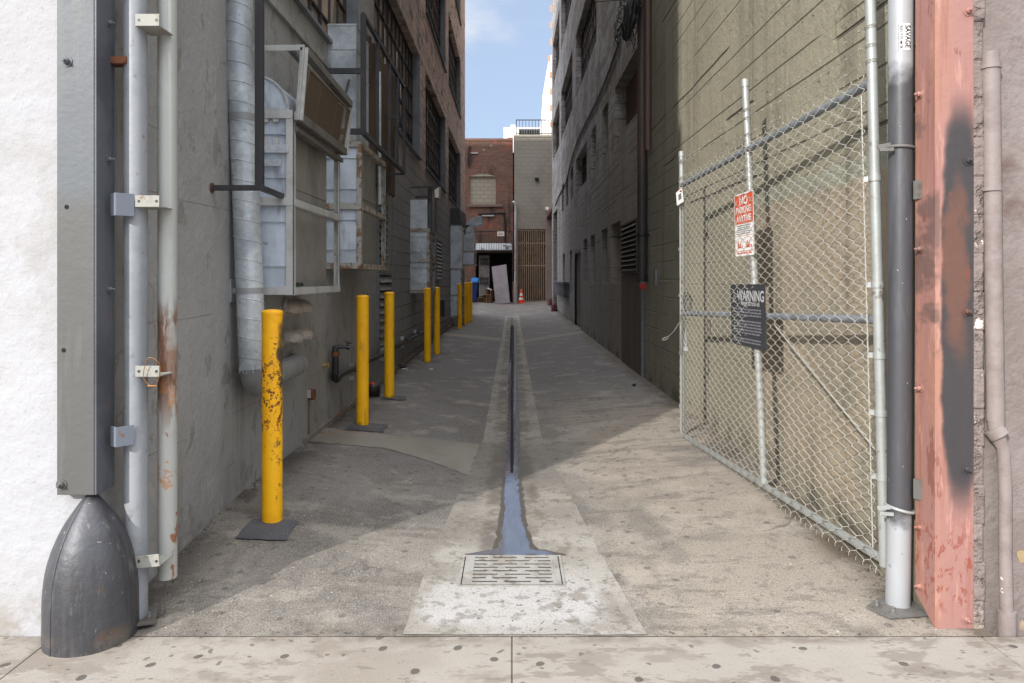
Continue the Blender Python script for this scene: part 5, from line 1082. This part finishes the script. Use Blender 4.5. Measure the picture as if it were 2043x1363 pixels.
for k in range(5): b.tube([c0 + Vector((.009 * math.cos(x) * (k % 2) , .009 * math.cos(x) * (1 - k % 2), .016 * math.sin(x) + .06 - .026 * k)) for x in [2 * math.pi * i / 12 for i in range(12)]], .003, 5, closed=True)
b.box(c0 + Vector((-.015, -.01, -.085)), c0 + Vector((.015, .01, -.055))); tag(b.build('padlock_chain', m_galv), 'short chain with a padlock hanging inside the free edge of the gate', 'chain')
# signs on the gate
def frame(y0, y1, zc_, off=-.026):
    tA, tB = (y0 - 3.17) / 2.9, (y1 - 3.17) / 2.9; hh_ = (zc_ - .17) / 2.15
    A, Bq = G(tA, hh_), G(tB, hh_); c = (A + Bq) / 2; c.z = zc_; ux = (Bq - A); ux.z *= .3; w_ = ux.length; ux.normalize(); ux = -ux; uz = (G(.5, 1) - G(.5, 0)).normalized(); un = ux.cross(uz).normalized()
    uz = un.cross(ux) * 1.0; m = Matrix((ux, uz, un)).transposed().to_4x4(); m.translation = c + OUT * (-off); return m, w_
m, w_ = frame(4.464, 4.785, 1.805); h_ = .415
sg = thing('warning_sign', 'orange-red and white no parking sign wired to the gate behind the mesh', 'sign', m.translation)
def rrect(b, m, x0, x1, y0, y1, r, z, n=5):
    pts = []
    for (cx_, cy_, a0) in ((x1 - r, y1 - r, 0), (x0 + r, y1 - r, 90), (x0 + r, y0 + r, 180), (x1 - r, y0 + r, 270)):
        for i in range(n): a = R(a0 + 90 * i / (n - 1)); pts.append(m @ Vector((cx_ + r * math.cos(a), cy_ + r * math.sin(a), z)))
    b.poly(pts)
b = MB(); rrect(b, m, -w_ / 2, w_ / 2, -h_ / 2, h_ / 2, .02, .0015); rrect(b, m, -w_ / 2, w_ / 2, -h_ / 2, h_ / 2, .02, -.0005); b.build('plate', m_wht, sg)
b = MB(); rrect(b, m, -w_ / 2 + .008, w_ / 2 - .008, .005, h_ / 2 - .008, .012, .002)
for (x0, x1, y0, y1) in ((-w_ / 2 + .008, -w_ / 2 + .011, -.19, .005), (w_ / 2 - .011, w_ / 2 - .008, -.19, .005), (-w_ / 2 + .011, w_ / 2 - .011, -.076, -.073), (-w_ / 2 + .02, w_ / 2 - .02, -.178, -.174)): b.poly([m @ Vector(q) for q in ((x0, y0, .002), (x1, y0, .002), (x1, y1, .002), (x0, y1, .002))])
for x0 in (-.12, -.07, -.02, .03, .08): b.poly([m @ Vector(q) for q in ((x0, -.195, .002), (x0 + .04, -.195, .002), (x0 + .04, -.184, .002), (x0, -.184, .002))])
for cx_ in (-.075, .075):     # two little tow pictograms
    for poly in (((-.04, -.03), (.02, -.03), (.02, -.005), (-.04, -.005)), ((-.035, -.003), (-.01, -.003), (-.015, .018), (-.03, .018)), ((0, -.003), (.008, -.003), (.045, .03), (.038, .033)), ((.03, -.03), (.05, -.03), (.05, -.012), (.03, -.01))):
        b.poly([m @ Vector((cx_ + x, -.125 + y, .002)) for x, y in poly])
b.build('red_print', m_signred, sg)
T = lambda x, y, z=.003: m @ Matrix.Translation((x, y, z))
text([('NO', .075, T(0, .155), 1.2), ('PARKING', .06, T(0, .095), 1.0), ('ANYTIME', .058, T(0, .038), 1.0)], m_wht, 'lettering', sg)
b = MB()
for i in range(5): b.poly([m @ Vector(q) for q in ((-.12 + .01 * (i % 2), -.010 - i * .013, .003), (.12 - .015 * (i % 3), -.010 - i * .013, .003), (.12 - .015 * (i % 3), -.005 - i * .013, .003), (-.12 + .01 * (i % 2), -.005 - i * .013, .003))])
b.build('small_print', m_ink, sg)
m, w_ = frame(4.309, 4.874, 1.205, -.0265); h_ = .41
sg = thing('warning_sign', 'black WARNING sign with pale text wired to the middle of the gate', 'sign', m.translation)
b = MB(); b.box((-w_ / 2, -h_ / 2, -.001), (w_ / 2, h_ / 2, .0015), m); b.build('plate', m_signblk, sg)
T = lambda x, y, z=.0025: m @ Matrix.Translation((x, y, z))
text([('WARNING', .095, T(.055, .125), .93), ('PROPOSITION 65', .034, T(.05, .075), 1.15), ('!', .045, T(-.21, .115), 1)], m_inkw, 'lettering', sg)
b = MB(); tri = [(-.24, .085), (-.18, .085), (-.21, .16)]
for i in range(3):
    a = Vector(tri[i]); c = Vector(tri[(i + 1) % 3]); ce_ = Vector((-.21, .11)); b.poly([m @ Vector((*v, .0025)) for v in (a, c, c.lerp(ce_, .18), a.lerp(ce_, .18))])
b.build('hazard_triangle', m_inkw, sg)
b = MB()
for i in range(12):
    y = .035 - i * .0195; 
    if i in (3, 9): continue
    x = -.235
    while x < .2:
        l_ = random.uniform(.02, .06); b.poly([m @ Vector(q) for q in ((x, y, .0025), (min(x + l_, .22), y, .0025), (min(x + l_, .22), y + .009, .0025), (x, y + .009, .0025))]); x += l_ + .008
b.build('small_print', m_ink, sg)
t = thing('tag', 'torn little white paper tag with red print on the free top corner of the gate', 'tag', (1.46, 6.0, 2.1))
b = MB(); Q = [U(1360, 385, 6.02), U(1372, 375, 5.93), U(1376, 402, 5.9), U(1362, 411, 6.02)]; Q = [q + OUT * .05 for q in Q]; b.poly(Q); b.build('paper', m_wht, t)
lerpq = lambda u, v: Q[0].lerp(Q[1], u).lerp(Q[3].lerp(Q[2], u), v) + OUT * .002
b = MB(); b.poly([lerpq(.55, .1), lerpq(.95, .1), lerpq(.9, .3)]); b.build('red_mark', m_red, t)
b = MB()
for i in range(3): b.poly([lerpq(.35, .32 + i * .14), lerpq(.8, .30 + i * .14), lerpq(.8, .41 + i * .14), lerpq(.35, .43 + i * .14)])
b.build('print', m_inkk, t)
# ---------------------------------------------------------------- end of the alley
YE = 36.0
def E(px, py, Y=YE): return U(px, py, Y)
bb = thing('brick_building', 'old red brick building with a blocked window closing the alley end', 'building', (-1.5, YE, .2))
xa, xb = -9.0, E(1023.5, 0).x; zt = E(0, 281).z
w0, w1 = E(937, 408), E(989, 352)
a0 = E(949, 605); a1 = E(1022, 505)
b = MB(); sheet_holes(b, 'y', YE, xa, xb, 0, zt, [(w0.x, w1.x, w0.z, w1.z), (a0.x, a1.x, .1, a1.z)], .25, 1)
b.quad((xb, YE, 0), (xb, YE + 12, 0), (xb, YE + 12, zt), (xb, YE, zt)); b.build('wall', m_brick, bb)
b = MB(); n = 10; pts = [(w0.x, w1.z)] + [(w0.x + (w1.x - w0.x) * i / n, w1.z + .13 * math.sin(math.pi * i / n)) for i in range(n + 1)]
b.poly([(x, YE - .004, z) for x, z in [(w0.x, w1.z)] + pts[1:] ]) ; b.quad((w0.x, YE + .1, w0.z), (w1.x, YE + .1, w0.z), (w1.x, YE + .1, w1.z), (w0.x, YE + .1, w1.z)); b.build('window_infill', m_infill, bb)
b = MB(); b.box((w0.x - .1, YE - .09, w0.z - .12), (w1.x + .35, YE + .05, w0.z)); b.build('window_sill', M('stone_sill', (120, 104, 96), .85), bb)
b = MB(); b.box((xa, YE - .04, zt), (xb - .25, YE + .4, zt + .12)); b.box((xb - .28, YE - .05, zt), (xb, YE + .5, zt + .16)); b.build('coping', m_brick, bb)
b = MB(); b.box((xa + .05, YE + .3, zt - .3), (xb - .05, YE + 11.9, zt - .1)); b.build('roof', m_roof, bb)
b = MB(); b.box((E(936, 0).x, YE - .13, E(0, 330).z), (E(939, 0).x, YE, E(0, 292).z)); b.tube([E(934, 330, YE - .08), E(936, 296, YE - .08)], .06, 8); b.build('soot_pipe', m_iron, bb)
for (px, py, w) in ((946, 305.5, 14), (974, 430.5, 24)):
    b = MB(); c = E(px, py, YE - .05); b.box((c.x - w * .5 * YE / F, YE - .08, c.z - .03), (c.x + w * .5 * YE / F, YE, c.z + .03)); b.build('pale_lintel', m_wframe, bb)
b = MB()
for (px, py) in ((979, 291), (965, 299)): c = E(px, py); b.box((c.x - .05, YE - .012, c.z - .04), (c.x + .05, YE, c.z + .04))
b.build('mortar_patch', m_infill, bb)
b = MB(); b.quad((a0.x - .1, YE + .9, .1), (a1.x + .1, YE + .9, .1), (a1.x + .1, YE + .9, a1.z + .1), (a0.x - .1, YE + .9, a1.z + .1)); b.build('doorway_interior', m_dark, bb)
b = MB(); Yb = YE - .05; c0, c1 = E(955, 600), E(1021, 428)
b.tube([E(955, 427), E(1008, 425)], .05, 8); b.tube([E(1004, 425), E(1008, 440), E(1008, 500)], .05, 8); b.build('stain_pipe', m_iron, bb)
b = MB(); b.box((xb + .002, YE + 1.2, 0), (U(1026, 0, YE - .3).x - .002, YE + 1.4, E(0, 296).z)); b.build('gap_dark_filler', m_dark, bb)  # dark filler added to keep the gap between the buildings black
# tin awning, railing, sign
aw = thing('balcony', 'small iron balcony with a painted tin skirt over the dark doorway', 'balcony', (-1, YE - .6, 2.6))
Ya = YE - .8; l0, l1 = U(949, 500, Ya), U(1021, 485, Ya)
b = MB(); n = 60
for i in range(n):
    x0 = l0.x + (l1.x - l0.x) * i / n; x1 = l0.x + (l1.x - l0.x) * (i + 1) / n; d0 = .02 * (i % 2); d1 = .02 * ((i + 1) % 2)
    b.quad((x0, Ya + d0, l0.z), (x1, Ya + d1, l0.z), (x1, Ya + d1 + .25, l1.z), (x0, Ya + d0 + .25, l1.z))
b.build('tin_skirt', m_tin, aw)
b = MB(); b.box((l0.x - .1, Ya - .05, l0.z - .08), (l1.x, YE, l0.z - .02)); b.build('deck', m_iron, aw)
b = MB(); zt_ = U(0, 462, Ya).z
for i in range(23): x = l0.x - .05 + (l1.x - l0.x + .05) * i / 22; b.box((x - .009, Ya - .06, l0.z - .05), (x + .009, Ya - .042, zt_))
b.box((l0.x - .08, Ya - .065, zt_ - .02), (l1.x, Ya - .035, zt_ + .02)); b.box((l0.x - .08, Ya - .065, l0.z + .0), (l1.x, Ya - .035, l0.z + .03)); b.build('railing', m_iron, aw)
b = MB(); c0, c1 = U(992, 471, Ya - .1), U(1006, 462, Ya - .1); b.box(c0, (c1.x, Ya - .08, c1.z)); sg = b.build('notice', m_wht, aw)
b = MB()
for i in range(2): b.box((c0.x + .05, Ya - .104, c0.z + .06 + i * .07), (c1.x - .05, Ya - .1, c0.z + .09 + i * .07))
b.build('print', m_red, sg)
# folding gate
fg = thing('folding_gate', 'grey folding scissor gate hanging at the left of the dark doorway', 'gate', (-1.4, YE - .3, .2)); Yf = YE - .3
fx0, fx1 = U(957, 0, Yf).x, U(975, 0, Yf).x; fz0, fz1 = U(0, 592, Yf).z, U(0, 510, Yf).z
b = MB()
for i in range(7): x = fx0 + (fx1 - fx0) * i / 6; b.box((x - .035, Yf, fz0 + .1 * (i / 6) ), (x + .035, Yf + .03, fz1))
b.build('slats', m_scissor, fg)
b = MB()
for (zz0, zz1) in ((fz0 + .6, fz0 + 1.0), (fz1 - .5, fz1 - .1)):
    for i in range(6): x0 = fx0 + (fx1 - fx0) * i / 6; x1 = fx0 + (fx1 - fx0) * (i + 1) / 6; b.bar((x0, Yf - .01, zz0), (x1, Yf - .01, zz1), .02, .02); b.bar((x0, Yf - .015, zz1), (x1, Yf - .015, zz0), .02, .02)
b.build('lattice', m_iron, fg)
# leaning door
Ld = [U(981, 533, 35.0), U(1010, 528.5, 35.0), U(1017.5, 603.5, 34.2), U(988.5, 607, 34.2)]
b = MB(); bk = [p + Vector((0, .06, .02)) for p in Ld]; b.poly(Ld[::-1]); b.poly(bk)
for i in range(4): b.poly([Ld[i], Ld[(i + 1) % 4], bk[(i + 1) % 4], bk[i]])
tag(b.build('leaning_door', m_door), 'large mauve grey slab door leaning against the dark doorway', 'door panel')
# boxes, bin, cone
def carton(x0, x1, y0, y1, z0, z1, label, tilt=0, mat=m_card):
    t = thing('cardboard_box', label, 'box', ((x0 + x1) / 2, (y0 + y1) / 2, z0), 'cardboard boxes by the doorway')
    m = Matrix.Translation(((x0 + x1) / 2, (y0 + y1) / 2, z0)) @ Matrix.Rotation(R(tilt), 4, 'Z') @ Matrix.Translation((-(x0 + x1) / 2, -(y0 + y1) / 2, -z0))
    b = MB(); b.box((x0, y0, z0), (x1, y1, z1), m); b.build('body', mat, t)
    b = MB(); b.box((x0, y0 - .10, z1 - .01), (x1, y0 - .01, z1 + .0), m); b.box((x0 + (x1 - x0) * .45, y0 - .003, z0), (x0 + (x1 - x0) * .55, y0, z1), m); b.build('flap', M('lighter_cardboard', (158, 128, 98), .9), t)
p = U(953, 605, 34.3); q = U(966, 594, 34.3); carton(p.x, q.x, 34.3, 34.6, g(p.x, 34.3), q.z, 'low brown box beside the blue bin', 8)
p = U(965, 607, 34.0); q = U(979, 588, 34.0); carton(p.x, q.x, 34.0, 34.35, g(p.x, 34.), q.z, 'taller brown box between the low box and the leaning door', -10)
p = U(970, 588, 34.1); q = U(982, 576, 34.1); carton(p.x, q.x, 34.38, 34.8, g(p.x, 34.), p.z + .25, 'dark box heaped behind the taller brown box', 15, M('dark_cardboard', (70, 54, 44), .9))
b = MB(); p = U(976, 577, 34.3); b.box((p.x - .12, 34.3, p.z - .02), (p.x + .13, 34.4, p.z + .04), Matrix.Translation(p) @ Matrix.Rotation(R(25), 4, 'Y') @ Matrix.Translation(-p)); tag(b.build('styrofoam_block', m_wht), 'small white foam slab propped on top of the cardboard heap', 'foam block')
bn = thing('wheelie_bin', 'blue recycling bin beside the last yellow bollards', 'bin', (-1.7, 33.5, .2))
p0 = U(940.5, 606, 33.5); p1 = U(952, 563, 33.5); zb = g(-1.8, 33.5); x0, x1 = p0.x, p1.x; zt2 = p1.z
b = MB(); wv = .06
A_ = [(x0 + wv, 33.5 + wv, zb + .05), (x1 - wv, 33.5 + wv, zb + .05), (x1 - wv, 34.0, zb + .05), (x0 + wv, 34.0, zb + .05)]; B_ = [(x0, 33.5, zt2), (x1, 33.5, zt2), (x1, 34.1, zt2), (x0, 34.1, zt2)]
b.poly(A_[::-1]); b.poly(B_)
for i in range(4): b.poly([A_[i], A_[(i + 1) % 4], B_[(i + 1) % 4], B_[i]])
b.build('tub', m_blue, bn)
b = MB(); b.poly([(x0 - .02, 33.46, zt2 + .01), (x1 + .03, 33.46, zt2 + .01), (x1 + .03, 34.14, zt2 + .2), (x0 - .02, 34.14, zt2 + .2)]); b.poly([(x0 - .02, 33.46, zt2 - .04), (x1 + .03, 33.46, zt2 - .04), (x1 + .03, 33.46, zt2 + .01), (x0 - .02, 33.46, zt2 + .01)]); b.poly([(x1 + .03, 33.46, zt2 - .04), (x1 + .03, 34.14, zt2), (x1 + .03, 34.14, zt2 + .2), (x1 + .03, 33.46, zt2 + .01)])
for i in range(3): b.box((x0 + .03 + i * .09, 33.5, zt2 + .02), (x0 + .07 + i * .09, 34.1, zt2 + .05), Matrix.Translation((0, 33.5, zt2)) @ Matrix.Rotation(R(15), 4, 'X') @ Matrix.Translation((0, -33.5, -zt2)))
b.build('lid', m_bluel, bn)
b = MB(); b.tube([(x0, 34.05, zb + .1), (x0 + .06, 34.05, zb + .1)], .1, 14); b.tube([(x1 - .06, 34.05, zb + .1), (x1, 34.05, zb + .1)], .1, 14); b.box((x0 + .05, 33.54, zb - .0), (x1 - .05, 33.62, zb + .06)); b.build('wheels', m_plastic_k, bn)
tcn = thing('traffic_cone', 'orange traffic cone with two white bands in front of the rusty barred gate', 'cone', (.46, 35.0, .2)); x = U(1040, 0, 35).x; z = g(x, 35.)
b = MB(); b.lathe([(.15, z + .03), (.125, z + .17)], (x, 35, 0), 20); b.lathe([(.105, z + .28), (.092, z + .36)], (x, 35, 0), 20); b.lathe([(.07, z + .50), (.035, z + .68), (.02, z + .70)], (x, 35, 0), 20); b.build('cone', m_orange, tcn)
b = MB(); b.lathe([(.125, z + .17), (.105, z + .28)], (x, 35, 0), 20); b.lathe([(.092, z + .36), (.07, z + .50)], (x, 35, 0), 20); b.build('white_band', m_wht, tcn)
b = MB(); b.box((x - .19, 34.81, z), (x + .19, 35.19, z + .03)); b.build('base', m_orange, tcn, bevel=.005)
# block building
kb = thing('block_building', 'beige block building above the rusty barred gate at the alley end', 'building', (1, YE, .2))
Yk = YE - .3; k0 = U(1026, 0, Yk).x; k1 = 7.0; kz = U(0, 273, Yk).z; g0, g1 = U(1031, 606, Yk), U(1091, 457, Yk)
b = MB(); sheet_holes(b, 'y', Yk, k0, k1, 0, kz, [(g0.x, g1.x, .1, g1.z)], .3, 1); b.quad((k0, Yk, 0), (k0, Yk + 12, 0), (k0, Yk + 12, kz), (k0, Yk, kz)); b.build('wall', m_block, kb)
b = MB(); b.box((k0 - .03, Yk - .04, kz), (k1, Yk + 12, kz + .1)); b.build('roof_slab', m_infill, kb)
b = MB(); z0, z1 = kz + .12, U(0, 240, Yk).z
n = 34
for i in range(n + 1):
    x = U(1030, 0, Yk).x + i * .163; w = .02 if i % 8 == 0 else .011; b.box((x - w, Yk + .03, z0 - .03), (x + w, Yk + .05, z1))
b.box((U(1030, 0, Yk).x - .02, Yk + .02, z1), (k1, Yk + .06, z1 + .04)); b.box((U(1030, 0, Yk).x, Yk + .02, z0 + .04), (k1, Yk + .06, z0 + .07)); b.build('roof_railing', m_iron, kb)
c0, c1 = U(1035, 272, Yk + 1), U(1078, 257, Yk + 1)
t = thing('rooftop_unit', 'dark slatted air conditioning unit behind the rooftop railing', 'air conditioner', (c0.x, Yk + 1, kz + .1))
b = MB(); b.box((c0.x, Yk + 1, kz + .1), (c1.x, Yk + 1.8, c1.z)); b.build('casing', M('unit_grey', (92, 94, 98), .6), t, bevel=.02)
b = MB(); 
for i in range(8): x = c0.x + .06 + i * (c1.x - c0.x - .1) / 8; b.box((x, Yk + .985, kz + .2), (x + .08, Yk + .995, c1.z - .08))
b.build('vent', m_dark, t)
bg_ = thing('barred_gate', 'cream barred gate over rusty sheet at the alley end', 'gate', (1, Yk, .2))
b = MB(); b.quad((g0.x, Yk + .2, .1), (g1.x, Yk + .2, .1), (g1.x, Yk + .2, g1.z), (g0.x, Yk + .2, g1.z)); b.build('back_sheet', m_rustgate, bg_)
for i in range(14):
    b = MB(); x = g0.x + .06 + (g1.x - g0.x - .12) * i / 13; b.box((x - .022, Yk + .06, .24), (x + .022, Yk + .10, g1.z - .04)); b.build('bar', m_gatebar, bg_)
b = MB()
for z in (g1.z - .06, U(0, 485, Yk).z, U(0, 530, Yk).z, .26): b.box((g0.x, Yk + .045, z - .03), (g1.x, Yk + .06, z + .03))
for x in (g0.x + .03, g1.x - .03): b.box((x - .03, Yk + .03, .2), (x + .03, Yk + .1, g1.z))
b.build('frame', m_gatebar, bg_)
b = MB(); c = U(1071, 358, Yk); b.box((c.x - .1, Yk - .18, c.z - .04), (c.x + .1, Yk, c.z + .07)); b.box((c.x - .05, Yk - .14, c.z - .1), (c.x + .06, Yk - .02, c.z - .04)); tag(b.build('wall_light', m_iron, bevel=.01), 'small dark box light on the beige block wall', 'light')
b = MB(); c = U(1091, 418, Yk); b.box((c.x - .07, Yk - .2, c.z - .05), (c.x + .08, Yk, c.z + .1)); b.bar((c.x, Yk - .1, c.z), (c.x + .06, Yk - .05, c.z - .14), .03); tag(b.build('security_camera', m_wht, bevel=.01), 'small white security camera low on the beige block wall', 'camera')
t = thing('rain_pipe', 'pale vertical pipe with a square foot between the brick and block buildings', 'pipe', (.2, Yk - .1, .2))
b = MB(); x = U(1028, 0, Yk - .1).x; b.tube([(x, Yk - .1, .2), (x, Yk - .1, U(0, 410, Yk).z), (x - .05, Yk - .1, U(0, 406, Yk).z)], .06, 12); b.build('pipe', m_galv, t)
b = MB(); b.box((x - .09, Yk - .2, .15), (x + .07, Yk, U(0, 563, Yk).z)); b.build('foot', m_wframe, t)
b = MB(); c = U(1024, 403, Yk - .3); b.bar((x, Yk - .1, c.z - .1), (c.x, Yk - .3, c.z + .02), .1, .05); b.build('lamp_head', m_wht, t)
# mural side wall on the right
XM = 2.0
mw = thing('mural_wall', 'magenta painted wall with a mustard roller shutter at the far right', 'wall', (XM, 33, .2))
b = MB(); zt_ = 4.45; b.box((XM, REND + .02, 0), (XM + .3, Yk - .01, zt_)); b.build('wall', m_magenta, mw)
b = MB(); b.box((XM - .03, 32.4, .3), (XM - .001, 34.8, 4.0)); b.build('roller_shutter', m_mustard, mw)
b = MB(); b.box((XM - .25, REND + .02, zt_), (XM + .3, Yk - .01, zt_ + .12)); b.build('canopy', m_maroon, mw)
for (px, py, lb_) in ((1107, 614, 'low maroon stone nearer the street at the foot of the right wall'), (1099, 606, 'low maroon stone farther away at the right building end')):
    Y = 26.5 if px == 1107 else 31.0; c = U(px, py, Y); zz = g(1.7, Y); b = MB(); b.lathe([(.13, zz - .02), (.12, zz + .2), (.09, zz + .28), (.02, zz + .31)], (c.x - .02, Y, 0), 8)
    tag(b.build('kerb_stone', m_maroon), lb_, 'bollard stone', 'maroon stones at the right wall foot')
# far white buildings
fw = thing('far_building', 'low white rendered building rising behind the brick parapet', 'building', (0, 60, 0)); p0, p1 = U(1005, 254, 60), U(1034, 254, 60)
b = MB(); b.box((p0.x, 60, 0), (p0.x + 9, 72, p0.z)); b.build('wall', m_farwhite, fw)
b = MB(); b.box((p0.x + .6, 60.2, p0.z), (p0.x + 1.0, 60.6, p0.z + .25)); b.build('roof_vent', m_farwhite, fw)
ft = thing('far_tower', 'tall white tower block seen end-on beyond the rooftop railing', 'building', (9, 110, 0))
b = MB(); Yt = 110; P0 = [U(1086, 285, Yt), U(1090, 200, Yt), U(1096, 124, Yt), U(1096, 110, Yt)]; zt_ = P0[-1].z
xr = P0[-1].x + 22
pr = [(P0[0].x - .4, 0)] + [(p.x, p.z) for p in P0] + [(xr, zt_), (xr, 0)]
b.poly([(x, Yt, z) for x, z in pr]); b.poly([(x, Yt + 25, z) for x, z in pr][::-1])
for i in range(len(pr)): j = (i + 1) % len(pr); b.poly([(pr[i][0], Yt, pr[i][1]), (pr[j][0], Yt, pr[j][1]), (pr[j][0], Yt + 25, pr[j][1]), (pr[i][0], Yt + 25, pr[i][1])])
b.build('wall', m_farwhite, ft)
b = MB()
for i in range(9):
    z = 25 + i * 2.6
    for j in range(6): x = P0[2].x + .1 + j * 1.5 + (.25 if i < 4 else .0) - (.3 if i < 5 else 0); b.box((x, Yt - .05, z), (x + .35, Yt, z + 1.0))
b.build('window_bays', m_farbrown, ft)
